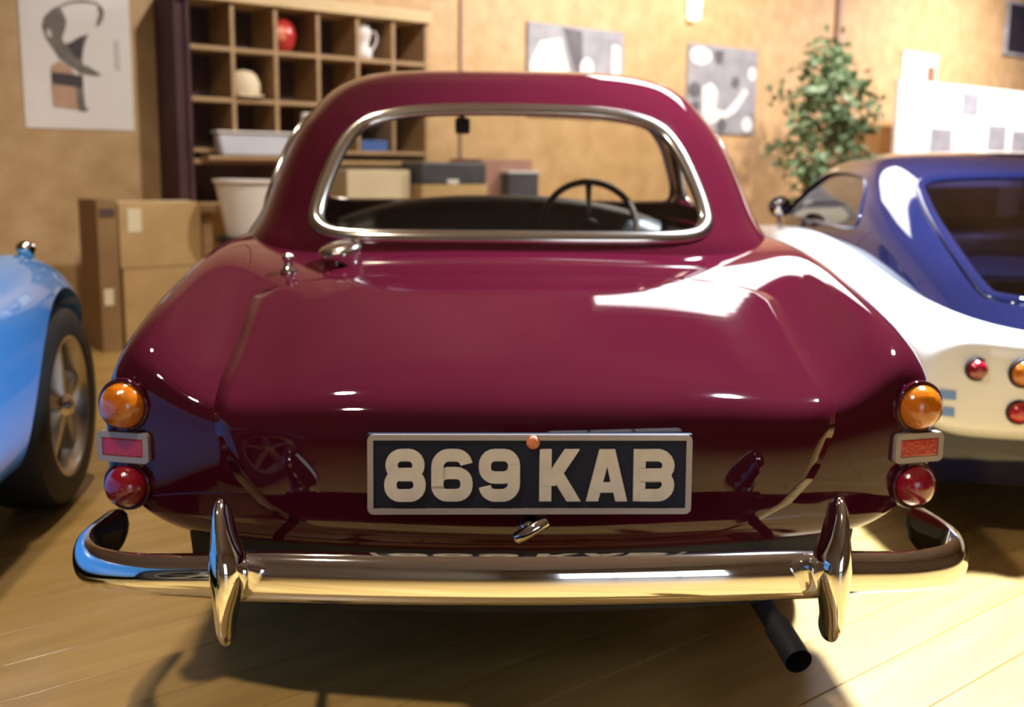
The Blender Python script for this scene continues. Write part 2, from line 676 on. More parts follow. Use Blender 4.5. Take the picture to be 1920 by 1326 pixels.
def arch_cutters(wheels, rad, xin=0.5, xout=1.2):
    out = []
    for (x, y, z) in wheels:
        sgn = 1 if x > 0 else -1
        me = lathe_mesh([(rad, xin * sgn), (rad, xout * sgn)], 48, 'X')
        o = temp(me)
        o.location = (0, y, z)
        out.append(o)
    return out


class Dome:
    """greenhouse: stacked superellipses"""

    def __init__(self, zs, ws, yr, yf, yc, n, sub=5):
        pts = catmull([(z, w, a) for z, w, a in zip(zs, ws, yr)], sub)
        pf = catmull([(z, a, 0) for z, a in zip(zs, yf)], sub)
        self.z = np.array([p[0] for p in pts])
        self.w = np.maximum(np.array([p[1] for p in pts]), 1e-4)
        self.yr = np.array([p[2] for p in pts])
        self.yf = np.array([p[1] for p in pf])
        self.yc = yc
        self.n = n

    def at(self, z):
        return (np.interp(z, self.z, self.w), np.interp(z, self.z, self.yr), np.interp(z, self.z, self.yf))

    def y_rear(self, x, z):
        w, a, _ = self.at(z)
        k = max(0.0, 1 - min(1, abs(x) / w) ** self.n) ** (1 / self.n)
        return self.yc - (self.yc - a) * k

    def y_front(self, x, z):
        w, _, b = self.at(z)
        k = max(0.0, 1 - min(1, abs(x) / w) ** self.n) ** (1 / self.n)
        return self.yc + (b - self.yc) * k

    def x_side(self, y, z):
        w, a, b = self.at(z)
        L = (self.yc - a) if y < self.yc else (b - self.yc)
        return w * max(0.0, 1 - min(1, abs(y - self.yc) / L) ** self.n) ** (1 / self.n)

    def mesh(self, inset=0.0, m=96):
        vs_, fs_ = [], []
        rings = 0
        for z, w, a, b in zip(self.z, self.w, self.yr, self.yf):
            w2 = max(w - inset, 1e-4)
            La = max(self.yc - a - inset, 1e-4)
            Lb = max(b - self.yc - inset, 1e-4)
            for k in range(m):
                t = 2 * PI * (k + 0.5) / m
                c, s = math.cos(t), math.sin(t)
                x = w2 * math.copysign(abs(c) ** (2 / self.n), c)
                y = math.copysign(abs(s) ** (2 / self.n), s)
                vs_.append((x, self.yc + y * (Lb if y > 0 else La), z - inset))
            rings += 1
        for i in range(rings - 1):
            for k in range(m):
                fs_.append((i * m + k, i * m + (k + 1) % m, (i + 1) * m + (k + 1) % m, (i + 1) * m + k))
        fs_.append(tuple(range(m - 1, -1, -1)))
        me = pymesh('dome', vs_, fs_)
        bm = bmesh.new()
        bm.from_mesh(me)
        bmesh.ops.remove_doubles(bm, verts=bm.verts, dist=4e-4)
        bmesh.ops.holes_fill(bm, edges=[e for e in bm.edges if e.is_boundary], sides=0)
        bmesh.ops.recalc_face_normals(bm, faces=bm.faces)
        bm.to_mesh(me)
        bm.free()
        return me


def prism(outline, axis, a, b):
    """outline of 2-d points, extruded along axis from a to b"""
    def P(p, t):
        return (p[0], t, p[1]) if axis == 'Y' else (t, p[0], p[1])
    n = len(outline)
    vs_ = [P(p, a) for p in outline] + [P(p, b) for p in outline]
    fs_ = [tuple(range(n)), tuple(range(2 * n - 1, n - 1, -1))]
    for k in range(n):
        fs_.append((k, (k + 1) % n, n + (k + 1) % n, n + k))
    return fix_normals(pymesh('prism', vs_, fs_))


def pane(outline, fn, rings=8):
    """sheet filling the outline, each point mapped by fn(p) onto the car's surface"""
    n = len(outline)
    c = Vector((sum(p[0] for p in outline) / n, sum(p[1] for p in outline) / n))
    vs_ = [fn(c)]
    fs_ = []
    for r in range(1, rings + 1):
        for p in outline:
            vs_.append(fn(c + (Vector(p) - c) * (r / rings)))
    for k in range(n):
        fs_.append((0, 1 + k, 1 + (k + 1) % n))
    for r in range(rings - 1):
        for k in range(n):
            a, b = 1 + r * n + k, 1 + r * n + (k + 1) % n
            fs_.append((a, a + n, b + n, b))
    return fix_normals(pymesh('pane', vs_, fs_))


def outline2(pts, n=6):
    return [Vector((p[0], p[1])) for p in catmull([(a, b, 0) for a, b in pts], n, True)]


def greenhouse(dome, parent, paint, glassm, rear, side, front, thick=0.022, trim=None, trim_r=0.012, trim_up=None):
    o = temp(dome.mesh())
    cut = [temp(dome.mesh(thick)), temp(prism(rear, 'Y', dome.yr[0] - 0.5, dome.yc - 0.2)),
           temp(prism(front, 'Y', dome.yc + 0.22, dome.yf[0] + 0.4)),
           temp(prism(side, 'X', 0.25, 1.2)), temp(prism(side, 'X', -0.25, -1.2))]
    apply_boolean(o, cut)
    bm = bmesh.new()
    bm.from_mesh(o.data)
    bm.to_mesh(o.data)
    bm.free()
    o.name = 'roof'
    o.data.materials.clear()
    o.data.materials.append(paint)
    o.parent = parent
    autosmooth(o, 30)
    e = 0.008
    fr = lambda p: (p[0], dome.y_rear(p[0], p[1]) + e, p[1])
    ff = lambda p: (p[0], dome.y_front(p[0], p[1]) - e, p[1])
    link('rear_window', pane(rear, fr), glassm, parent, True)
    link('windscreen', pane(front, ff), glassm, parent, True)
    for sg in (1, -1):
        fs = lambda p: (sg * (dome.x_side(p[0], p[1]) - e), p[0], p[1])
        link('side_window', pane(side, fs), glassm, parent, True)
    if trim is not None:
        pr = [Vector(fr(p)) + Vector((0, -e - 0.002, 0)) for p in rear]
        link('rear_window_trim', tube_mesh(pr, (0.020, trim_r), 12, True, up=(0, -0.8, 0.6)), trim, parent, True)['label'] = 'chrome surround of the rear window'
        pf = [Vector(ff(p)) + Vector((0, e, 0)) for p in front]
        link('windscreen_trim', tube_mesh(pf, trim_r * 0.8, 10, True), trim, parent, True)
        for sg in (1, -1):
            ps = [Vector((sg * (dome.x_side(p[0], p[1]) + 0.001), p[0], p[1])) for p in side]
            link('side_window_trim', tube_mesh(ps, trim_r * 0.8, 10, True), trim, parent, True)
    return o


def wheel(parent, x, y, r, w, rim_r, style='disc', steer=0.0):
    """tyre mesh named wheel with rim, spokes and hub as sub-parts; outer side away from the car"""
    sg = 1 if x > 0 else -1
    h = w / 2
    prof = [(rim_r * 0.98, -h * 0.85), (rim_r * 1.05, -h), (r * 0.88, -h * 1.02), (r * 0.97, -h * 0.85), (r, -h * 0.55), (r, h * 0.55),
            (r * 0.97, h * 0.85), (r * 0.88, h * 1.02), (rim_r * 1.05, h), (rim_r * 0.98, h * 0.85), (rim_r * 0.98, -h * 0.85)]
    t = link('wheel', lathe_mesh(prof[:-1], 48, 'X', loop=True), M['rubber'], parent, False, (x, y, r), (0, 0, steer))
    autosmooth(t, 40)
    # close the tyre's inner bore with the rim barrel
    rp = [(rim_r * 1.03, -h * 0.9), (rim_r * 0.9, -h * 0.8), (rim_r * 0.86, h * 0.35), (rim_r * 0.9, h * 0.75), (rim_r * 0.97, h * 0.95), (rim_r * 1.05, h * 0.96), (rim_r * 1.03, -h * 0.9)]
    me = lathe_mesh([(a, b * sg) for a, b in rp[:-1]], 48, 'X', loop=True)
    ro = link('rim', me, M['alloy'], t)
    autosmooth(ro, 40)
    if style == 'disc':
        me = lathe_mesh([(0.001, sg * h * 0.75), (rim_r * 0.3, sg * h * 0.72), (rim_r * 0.6, sg * h * 0.45), (rim_r * 0.9, sg * h * 0.4), (rim_r * 0.9, sg * h * 0.3), (0.001, sg * h * 0.3)], 40, 'X')
        autosmooth(link('disc', me, M['alloy'], t), 40)
    else:
        me = lathe_mesh([(0.001, -0.01), (rim_r * 0.9, -0.01), (rim_r * 0.9, 0.005), (0.001, 0.005)], 32, 'X')
        link('brake_disc', me, M['underbody'], t, False, (sg * h * -0.2, 0, 0))
        for k in range(5):
            a = 2 * PI * k / 5 + 0.35
            bm = bmesh.new()
            p0 = [(rim_r * 0.12, 0.030), (rim_r * 0.12, -0.030), (rim_r * 0.95, -0.022), (rim_r * 0.95, 0.022)]
            vv = []
            for hx, sc in ((sg * h * 0.35, 1.0), (sg * h * 0.72, 0.7)):
                for q, (rr_, ww) in enumerate(p0):
                    hh = hx + (sg * h * 0.12 if q < 2 else 0)
                    rr2, w2 = rr_, ww * sc
                    vv.append(bm.verts.new((hh, rr2 * math.cos(a) - w2 * math.sin(a), rr2 * math.sin(a) + w2 * math.cos(a))))
            for f in ((0, 1, 2, 3), (7, 6, 5, 4), (0, 4, 5, 1), (1, 5, 6, 2), (2, 6, 7, 3), (3, 7, 4, 0)):
                bm.faces.new([vv[i] for i in f])
            bmesh.ops.bevel(bm, geom=list(bm.edges), offset=0.004, segments=2, affect='EDGES')
            autosmooth(link('spoke', bm_mesh(bm, 'spoke'), M['alloy'], t), 40)
        me = lathe_mesh([(0.001, sg * h * 1.05), (rim_r * 0.13, sg * h * 1.0), (rim_r * 0.2, sg * h * 0.8), (rim_r * 0.22, sg * h * 0.3), (0.001, sg * h * 0.3)], 24, 'X')
        autosmooth(link('hub_cap', me, M['trimchrome'], t), 40)
    return t


def surface_cast(me):
    bm = bmesh.new()
    bm.from_mesh(me)
    tree = BVHTree.FromBMesh(bm)
    bm.free()
    return tree


# ================================================================== THE MAROON COUPE
car = empty('coupe', (0.033, 1.72, 0), R(2.1), 'maroon coupe with chrome bumper, overriders and black number plate', 'car')
z_ = lambda *a: list(a)
RED = [
    dict(y=-0.004, bow=0.125, t=[.606, .606, (.4, .604), (.572, .588), (.688, .662)], s3=(.765, .628), s2=(.785, .53), s1=(.752, .425), b5=(.650, .378), zb=.37),
    dict(y=0.03, bow=0.140, t=[.638, .638, (.4, .634), (.580, .600), (.692, .715)], s3=(.775, .675), s2=(.797, .54), s1=(.768, .41), b5=(.67, .345), zb=.335),
    dict(y=0.25, bow=0.08, t=[.696, .695, (.4, .686), (.600, .642), (.702, .765)], s3=(.787, .712), s2=(.807, .56), s1=(.778, .40), b5=(.68, .31), zb=.30),
    dict(y=0.5, bow=0.03, t=[.756, .755, (.42, .747), (.632, .708), (.712, .798)], s3=(.790, .745), s2=(.808, .58), s1=(.78, .38), b5=(.69, .27), zb=.26),
    dict(y=0.80, bow=0, t=[.822, .820, (.44, .812), (.66, .798), (.722, .838)], s3=(.790, .792), s2=(.808, .60), s1=(.785, .36), b5=(.70, .24), zb=.22),
    dict(y=1.15, bow=0, t=[.850, .850, (.45, .848), (.67, .842), (.73, .852)], s3=(.79, .81), s2=(.808, .60), s1=(.785, .34), b5=(.70, .22), zb=.20),
    dict(y=1.8, bow=0, t=[.850, .850, (.45, .847), (.67, .840), (.73, .842)], s3=(.79, .798), s2=(.806, .60), s1=(.785, .33), b5=(.70, .21), zb=.19),
    dict(y=2.4, bow=0, t=[.85, .85, (.45, .845), (.66, .836), (.725, .832)], s3=(.785, .79), s2=(.80, .59), s1=(.78, .33), b5=(.70, .21), zb=.19),
    dict(y=2.9, bow=0, t=[.835, .832, (.42, .815), (.61, .785), (.70, .80)], s3=(.77, .755), s2=(.79, .57), s1=(.77, .34), b5=(.69, .22), zb=.20),
    dict(y=3.4, bow=-.05, t=[.75, .745, (.40, .73), (.58, .70), (.68, .755)], s3=(.745, .70), s2=(.765, .54), s1=(.74, .36), b5=(.66, .24), zb=.22),
    dict(y=3.75, bow=-.12, t=[.64, .635, (.38, .62), (.54, .60), (.64, .655)], s3=(.70, .61), s2=(.715, .50), s1=(.69, .38), b5=(.60, .28), zb=.26),
    dict(y=3.92, bow=-.22, t=[.56, .556, (.36, .55), (.50, .54), (.59, .58)], s3=(.64, .55), s2=(.655, .48), s1=(.63, .40), b5=(.55, .32), zb=.31),
]
bme = body_mesh(RED, 3)
wheels_red = [(-.62, .80, .31), (.62, .80, .31), (-.62, 3.05, .31), (.62, 3.05, .31)]
body = temp(bme)
apply_boolean(body, arch_cutters(wheels_red, 0.345))
tree = surface_cast(body.data)
bm = bmesh.new()
bm.from_mesh(body.data)
dele = [f for f in bm.faces if f.normal.z > 0.7 and abs(f.calc_center_median().x) < .62 and 1.02 < f.calc_center_median().y < 2.42 and f.calc_center_median().z > .7]
bmesh.ops.delete(bm, geom=dele, context='FACES')
bm.to_mesh(body.data)
bm.free()
body.name = 'body'
body.parent = car
body.data.materials.clear()
body.data.materials.append(M['maroon'])
autosmooth(body, 40)

DOME = Dome([.78, .82, .846, .90, .98, 1.06, 1.13, 1.18, 1.23, 1.27, 1.30, 1.317, 1.329, 1.334],
            [.79, .772, .757, .728, .703, .675, .642, .605, .565, .515, .44, .34, .18, .0],
            [.80, .825, .845, .90, .975, 1.045, 1.11, 1.16, 1.225, 1.295, 1.385, 1.51, 1.67, 1.80],
            [2.72, 2.65, 2.61, 2.55, 2.48, 2.42, 2.36, 2.32, 2.28, 2.23, 2.16, 2.08, 1.95, 1.80], 1.80, 4.2)
REAR = outline2([(0, .852), (.28, .852), (.44, .855), (.495, .876), (.506, .91), (.490, .985), (.458, 1.07), (.418, 1.125), (.355, 1.157), (.235, 1.176), (0, 1.182),
                 (-.235, 1.176), (-.355, 1.157), (-.418, 1.125), (-.458, 1.07), (-.490, .985), (-.506, .91), (-.495, .876), (-.44, .855), (-.28, .852)], 4)
SIDE = outline2([(1.40, .90), (1.7, .888), (2.05, .888), (2.20, .898), (2.20, .96), (2.12, 1.08), (2.05, 1.15), (1.95, 1.19), (1.80, 1.205), (1.58, 1.19), (1.46, 1.12), (1.39, 1.0)], 4)
FRONT = outline2([(0, .88), (.40, .88), (.63, .885), (.675, .92), (.640, 1.04), (.595, 1.13), (.52, 1.19), (.30, 1.222), (0, 1.232),
                  (-.30, 1.222), (-.52, 1.19), (-.595, 1.13), (-.640, 1.04), (-.675, .92), (-.63, .885), (-.40, .88)], 4)
greenhouse(DOME, car, M['maroon'], M['glass'], REAR, SIDE, FRONT, 0.022, M['trimchrome'], 0.013)


def cast(origin, direction):
    h = tree.ray_cast(Vector(origin), Vector(direction).normalized())
    return h[0], h[1]


# boot lid: a shell a few millimetres proud of the deck, wrapped over the tail edge
def lid_half(th):
    # half-width against polar angle (deg): rounded lower corners, straight sides, rounded front corners
    pts = [(-3, .30), (0, .41), (4, .475), (10, .52), (20, .552), (35, .565), (60, .572), (80, .58), (98, .585), (104, .57), (108, .53), (110, .44)]
    return float(np.interp(th, [p[0] for p in pts], [p[1] for p in pts]))


lv, lf = [], []
NT, NXL = 64, 40
for i in range(NT + 1):
    th = -3 + (113) * i / NT
    hw = lid_half(th)
    for j in range(NXL + 1):
        x = hw * (2 * j / NXL - 1)
        dy, dz = -math.cos(R(th)), math.sin(R(th))
        axis = Vector((x, .50, .40))
        p, n = cast(axis + Vector((0, dy, dz)) * 0.9, (0, -dy, -dz))
        if p is None:
            p, n = axis + Vector((0, dy, dz)) * 0.3, Vector((0, dy, dz))
        lv.append(p + n * 0.0013)
for i in range(NT):
    for j in range(NXL):
        a = i * (NXL + 1) + j
        lf.append((a, a + 1, a + NXL + 2, a + NXL + 1))
lid = link('boot_lid', pymesh('boot_lid', lv, lf), M['maroon'], car, True)
sm = lid.modifiers.new('thick', 'SOLIDIFY')
sm.thickness = 0.007
sm.offset = 0 if False else -1
bpy.context.view_layer.update()
# number plate
p, n = cast((0, -1, .508), (0, 1, 0))
PY = p.y - 0.012
plate = box('number_plate', (0, PY, .508), (.556, .012, .140), M['plateblack'], car, 0.003, (R(-4), 0, 0))
plate['label'] = 'black number plate reading 869 KAB in silver characters'


def stroke_tube(path, w, name, par, closed=False):
    me = tube_mesh([(x, 0, z) for x, z in path], (0.004, w), 10, closed, up=None)
    return me


def rrect(x0, x1, z0, z1, r, n=5):
    out = []
    for cx, cz, a0 in ((x1 - r, z1 - r, 0), (x0 + r, z1 - r, 90), (x0 + r, z0 + r, 180), (x1 - r, z0 + r, 270)):
        for k in range(n + 1):
            a = R(a0 + 90 * k / n)
            out.append((cx + r * math.cos(a), cz + r * math.sin(a)))
    return out


def ribbon(bm, path, w, closed=False, depth=None):
    """flat raised stroke of width w in the x-z plane, rounded ends"""
    if depth is None:
        depth = 0.0048 + 0.00035 * (len(bm.verts) % 7 + (1 if len(bm.verts) else 0) + (1 if len(bm.verts) > 100 else 0))
    P = [Vector((a, b)) for a, b in path]
    n = len(P)
    L, Rr = [], []
    for i in range(n):
        if closed:
            d0 = (P[i] - P[i - 1]).normalized()
            d1 = (P[(i + 1) % n] - P[i]).normalized()
        else:
            d0 = (P[i] - P[max(i - 1, 0)]) if i > 0 else (P[1] - P[0])
            d1 = (P[min(i + 1, n - 1)] - P[i]) if i < n - 1 else (P[-1] - P[-2])
            d0 = d0.normalized()
            d1 = d1.normalized()
        t = (d0 + d1)
        t = t.normalized() if t.length > 1e-6 else d1
        nn = Vector((-t.y, t.x))
        c = max(0.45, nn.dot(Vector((-d1.y, d1.x))))
        L.append(P[i] + nn * (w / 2 / c))
        Rr.append(P[i] - nn * (w / 2 / c))
    m = n if closed else n - 1
    vl = [(bm.verts.new((a.x, -depth, a.y)), bm.verts.new((b.x, -depth, b.y)), bm.verts.new((a.x, 0, a.y)), bm.verts.new((b.x, 0, b.y))) for a, b in zip(L, Rr)]
    for i in range(m):
        a, b = vl[i], vl[(i + 1) % n]
        for q in ((0, 1), (1, 3), (3, 2), (2, 0)):
            bm.faces.new((a[q[0]], a[q[1]], b[q[1]], b[q[0]]))
    if not closed:
        for v in (vl[0], vl[-1]):
            bm.faces.new((v[0], v[1], v[3], v[2]))


def slab(bm, x0, z0, x1, z1, w, depth):
    """slanting raised stroke whose ends are cut level"""
    f = [(x0 - w / 2, z0), (x0 + w / 2, z0), (x1 + w / 2, z1), (x1 - w / 2, z1)]
    a = [bm.verts.new((x, -depth, z)) for x, z in f]
    b = [bm.verts.new((x, 0, z)) for x, z in f]
    bm.faces.new(a)
    bm.faces.new(b[::-1])
    for i in range(4):
        bm.faces.new((a[i], b[i], b[(i + 1) % 4], a[(i + 1) % 4]))


SW = 0.0205
GW, GH = .070, .090           # glyph box
xa, xb, za, zb = -GW / 2 + SW / 2, GW / 2 - SW / 2, -GH / 2 + SW / 2, GH / 2 - SW / 2
rr_ = 0.017
arc = lambda cx, cz, r, a0, a1, n=10: [(cx + r * math.cos(R(a0 + (a1 - a0) * k / n)), cz + r * math.sin(R(a0 + (a1 - a0) * k / n))) for k in range(n + 1)]


def glyph(ch):
    bm = bmesh.new()
    if ch == '8':
        ribbon(bm, rrect(xa + .002, xb - .002, 0.0, zb, rr_), SW, True)
        ribbon(bm, rrect(xa, xb, za, 0.002, rr_), SW, True)
    elif ch == '6':
        ribbon(bm, rrect(xa, xb, za, 0.004, rr_), SW, True)
        ribbon(bm, [(xa, za + rr_)] + [(xa, zb - .02)] + arc(xa + .02, zb - .02, .02, 180, 90)[1:] + arc(xb - .018, zb - .018, .018, 90, 10), SW)
    elif ch == '9':
        ribbon(bm, rrect(xa, xb, -0.004, zb, rr_), SW, True)
        ribbon(bm, [(xb, zb - rr_)] + [(xb, za + .02)] + arc(xb - .02, za + .02, .02, 0, -90)[1:] + arc(xa + .018, za + .018, .018, 270, 190), SW)
    elif ch == 'K':
        ribbon(bm, [(xa, -GH / 2), (xa, GH / 2)], SW)
        slab(bm, xa + .004, -.018, xb - .004, GH / 2, .0255, .0053)
        slab(bm, xb - .001, -GH / 2, xa + .014, .012, .0245, .0057)
    elif ch == 'A':
        slab(bm, -GW / 2 + .010, -GH / 2, -.003, GH / 2, .0205, .0053)
        slab(bm, GW / 2 - .010, -GH / 2, .003, GH / 2, .0205, .0057)
        ribbon(bm, [(-.02, -.021), (.02, -.021)], SW * .85)
    elif ch == 'B':
        ribbon(bm, [(xa, -GH / 2), (xa, GH / 2)], SW)
        ribbon(bm, [(xa, zb), (xb - .016, zb)] + arc(xb - .018, zb - .018, .018, 90, -90)[1:] + [(xa, zb - .036)], SW)
        ribbon(bm, [(xa, za + .036), (xb - .014, za + .036)] + arc(xb - .018, za + .018, .018, 90, -90)[1:] + [(xa, za)], SW)
    return bm_mesh(bm, 'character')


PXM = .556 / 597.0
for ch, cx in (('8', 764.5), ('6', 850), ('9', 936.5), ('K', 1047.5), ('A', 1134), ('B', 1220.5)):
    o = link('character', glyph(ch), M['platesilver'], plate, False, ((cx - 993.5) * PXM, -0.006, -0.001))
    o['label'] = 'silver character ' + ch
bm = bmesh.new()
ribbon(bm, rrect(-.272, .272, -.064, .064, .006, 3), 0.010, True, 0.004)
link('border', bm_mesh(bm, 'border'), M['dullframe'], plate, False, (0, -0.0055, 0))
link('bolt', lathe_mesh([(0.001, -0.010), (0.008, -0.009), (0.012, -0.004), (0.012, 0.0)], 16, 'Y'), M['orange'], plate, True, (0.004, -0.006, .056))

# boot handle: oval boss with a tilted chrome lever
p, n = cast((0, -1, .408), (0, 1, 0))
bh = link('boot_handle', lathe_mesh([(0.001, -0.030), (0.012, -0.028), (0.018, -0.018), (0.022, 0.0), (0.022, 0.01)], 24, 'Y'), M['chrome'], car, True, (0, p.y, .410))
link('lever', tube_mesh(catmull([(-.022, -.030, -.014), (-.008, -.036, -.004), (.012, -.034, .008), (.028, -.026, .014)], 5), [(0.011, .011)] * 16, 12), M['chrome'], bh, True)

# bumper: centre bar, wrapped end pieces, overriders
BP = [(-.50, -.085, .352), (-.42, -.10, .357), (-.3, -.115, .36), (-.15, -.124, .361), (0, -.127, .361), (.15, -.124, .361), (.3, -.115, .36), (.42, -.10, .357), (.50, -.085, .352)]
path = catmull(BP, 6)


def blade(path, hgt, thick, name, par):
    """swept chrome blade: a half-oval section, bulging rearwards"""
    P = [Vector(p_) for p_ in path]
    N = len(P)
    vs_, fs_ = [], []
    sec = []
    for k in range(17):
        a = PI * k / 16 - PI / 2
        sec.append((math.cos(a) ** 0.8, math.sin(a)))
    ns = len(sec) + 1
    sec = sec + [(-0.25, 0.0)]
    for i in range(N):
        t = (P[min(i + 1, N - 1)] - P[max(i - 1, 0)]).normalized()
        up = Vector((0, 0, 1))
        outw = t.cross(up).normalized()
        h = hgt[i] if isinstance(hgt, list) else hgt
        th = thick[i] if isinstance(thick, list) else thick
        for a, b in sec:
            vs_.append(P[i] + outw * (a * th) + up * (b * h / 2))
    for i in range(N - 1):
        for k in range(ns):
            fs_.append((i * ns + k, i * ns + (k + 1) % ns, (i + 1) * ns + (k + 1) % ns, (i + 1) * ns + k))
    fs_.append(tuple(range(ns)))
    fs_.append(tuple((N - 1) * ns + k for k in range(ns)))
    o_ = link(name, fix_normals(pymesh(name, vs_, fs_)), M['chrome'], par)
    return autosmooth(o_, 45)


bumper = blade(path, .086, .032, 'bumper', car)
for sg in (1, -1):
    ep = catmull([(.49 * sg, -.080, .350), (.57 * sg, -.066, .346), (.67 * sg, -.045, .340), (.745 * sg, -.008, .335), (.782 * sg, .06, .332), (.782 * sg, .14, .332), (.770 * sg, .22, .333)], 6)
    nn = len(ep)
    if sg == -1:
        ep = ep[::-1]
    hh = [.084 - .012 * math.sin(PI * min(1, i / (nn * .55))) for i in range(nn)]
    tt = [.030] * nn
    if sg == -1:
        hh = hh[::-1]
    for q in range(3):
        e_ = q if sg == -1 else nn - 1 - q
        hh[e_] *= (0.45, 0.75, 0.92)[q]
        tt[e_] *= (0.4, 0.75, 0.95)[q]
    blade(ep, hh, tt, 'bumper_end', bumper)
    ov_path = catmull([(.497 * sg, -.105, .262), (.495 * sg, -.135, .292), (.490 * sg, -.148, .338), (.486 * sg, -.150, .385), (.492 * sg, -.140, .425), (.499 * sg, -.122, .462), (.502 * sg, -.102, .480)], 6)
    no = len(ov_path)
    rad = []
    for i in range(no):
        t = i / (no - 1)
        k = math.sin(PI * (0.06 + 0.88 * t)) ** 0.55
        rad.append((0.0145 * k + 0.004 + 0.012 * math.exp(-((t - .52) / .16) ** 2), 0.040 * k + 0.006))
    ovm = tube_mesh(ov_path, rad, 20, up=(0, -1, 0.15))
    link('overrider', fix_normals(ovm), M['chrome'], car, True)
    # bracket behind the overrider
    link('bumper_bracket', tube_mesh([(.47 * sg, -.07, .34), (.47 * sg, .06, .30), (.46 * sg, .3, .27)], (0.008, 0.022), 8, up=(0, 0, 1)), M['underbody'], car)

# tail light stacks
for sg in (1, -1):
    X = .722 * sg

    def on(z, x=X):
        q, nn = cast((x, -1, z), (0, 1, 0))
        return (q.y if q is not None else .13)
    yb = min(on(.593), on(.517), on(.44)) - 0.004
    tl = link('tail_light', fix_normals(tube_mesh(catmull([(0, 0, .103), (0, 0, .06), (0, 0, -.02), (0, 0, -.09), (0, 0, -.126)], 4),
              [((0.012, 0.03), (0.038, .034), (.048, .036), (.051, .037), (.051, .037), (.052, .037), (.052, .037), (.052, .037), (.052, .037), (.051, .037), (.050, .037), (.049, .036), (.047, .036), (.044, .036), (.038, .034), (.026, .03), (.008, .02))[i] for i in range(17)], 24, up=(0, -1, 0))),
              M['maroon'], car, True, (X, yb + .030, .53), (0, 0, R(14) * sg))
    tl['label'] = 'stack of amber, rectangular red and round red lamps'
    lens = [(0.001, -.036), (.018, -.034), (.031, -.027), (.040, -.014), (.043, 0.0), (.043, .006)]
    link('amber_lens', lathe_mesh(lens, 32, 'Y'), M['amber'], tl, True, (0, -.031, .064))
    link('lens_ring', lathe_mesh([(.043, -.004), (.049, -.004), (.050, .004), (.043, .006)], 32, 'Y', loop=True), M['maroon'], tl, True, (0, -.031, .064))
    link('red_lens', lathe_mesh([(a * .93, b) for a, b in lens], 32, 'Y'), M['red'], tl, True, (0, -.031, -.086))
    link('lens_ring', lathe_mesh([(.040, -.004), (.046, -.004), (.047, .004), (.040, .006)], 32, 'Y', loop=True), M['maroon'], tl, True, (0, -.031, -.086))
    bm = bmesh.new()
    bm_box(bm, (0, 0, 0), (.080, .016, .034), 0.003)
    link('reflector', bm_mesh(bm, 'reflector'), M['reflector'], tl, False, (0, -.034, -.012))
    bm = bmesh.new()
    ribbon(bm, rrect(-.046, .046, -.0225, .0225, .004, 3), 0.011, True, 0.014)
    link('reflector_frame', bm_mesh(bm, 'reflector_frame'), M['dullframe'], tl, False, (0, -.028, -.012))

# filler cap by the window corner and small aerial knob on the deck
p, n = cast((-.415, .755, 1.5), (0, 0, -1))
fc = link('filler_cap', lathe_mesh([(.047, -.02), (.047, .012), (.050, .016), (.052, .028), (.050, .038), (.040, .043), (.020, .046), (.001, .047)], 32, 'Z'), M['trimchrome'], car, True, (p.x, p.y, p.z), (R(14), R(-10), 0))
fc['label'] = 'round chrome filler cap under the window corner'
box('latch', (.0, -.052, .034), (.026, .018, .016), M['trimchrome'], fc, 0.004)
p, n = cast((-.535, .70, 1.5), (0, 0, -1))
link('aerial_base', lathe_mesh([(.020, -.01), (.020, .004), (.012, .010), (.010, .024), (.014, .028), (.015, .036), (.009, .043), (.001, .045)], 24, 'Z'), M['chrome'], car, True, p)

# underside, exhaust
av, af = [], []  # added dark sheet behind the bumper, blocks lamp light from the floor below
for k in range(25):
    x = -.62 + 1.24 * k / 24
    for zz, dy in ((.40, .035), (.30, .045), (.215, .07), (.195, .11), (.21, .30)):
        av.append((x, .10 * (x / .75) ** 2 + dy, zz + .05 * max(0, abs(x) - .5) / .12))
for k in range(24):
    for q in range(4):
        a_ = k * 5 + q
        af.append((a_, a_ + 1, a_ + 6, a_ + 5))
autosmooth(link('light_block_apron', fix_normals(pymesh('light_block_apron', av, af)), M['underbody'], car), 40)
bm = bmesh.new()
bm_box(bm, (0, 2.0, .27), (1.16, 3.4, .10), 0.02)
bm_box(bm, (0, .45, .29), (.7, .5, .12), 0.02)
link('underpan', bm_mesh(bm, 'underpan'), M['underbody'], car)
ex = link('exhaust_pipe', tube_mesh(catmull([(.34, 1.6, .20), (.36, .9, .20), (.40, .5, .235), (.44, .25, .225), (.475, .02, .178)], 6), .021, 14, cap=False), M['underbody'], car, True)
link('tail_pipe', tube_mesh([(.47, .06, .185), (.482, -.03, .163)], .025, 16, cap=False), M['black'], ex, True)
for (x, y, z) in wheels_red:
    wheel(car, x, y, .31, .17, .20, 'disc')

# cabin: tub, shelf, seats, dash, steering wheel, mirror
bm = bmesh.new()
bm_box(bm, (0, 1.83, .33), (1.24, 1.66, .04))
bm_box(bm, (-.64, 1.83, .56), (.03, 1.70, .50))
bm_box(bm, (.64, 1.83, .56), (.03, 1.70, .50))
bm_box(bm, (0, 1.02, .56), (1.26, .03, .46))
link('interior_tub', bm_mesh(bm, 'interior_tub'), M['vinyl'], car)
box('parcel_shelf', (0, 1.13, .79), (1.22, .26, .02), M['vinyl'], car, 0.006)
for sx in (-.29, .29):
    bm = bmesh.new()
    bm_box(bm, (0, 0, 0), (.46, .48, .14), .05)
    st = link('seat', bm_mesh(bm, 'seat'), M['vinyl'], car, True, (sx, 1.78, .44))
    bm = bmesh.new()
    bm_box(bm, (0, 0, 0), (.44, .11, .42), .045)
    link('backrest', bm_mesh(bm, 'backrest'), M['vinyl'], st, True, (0, -.26, .18), (R(12), 0, 0))
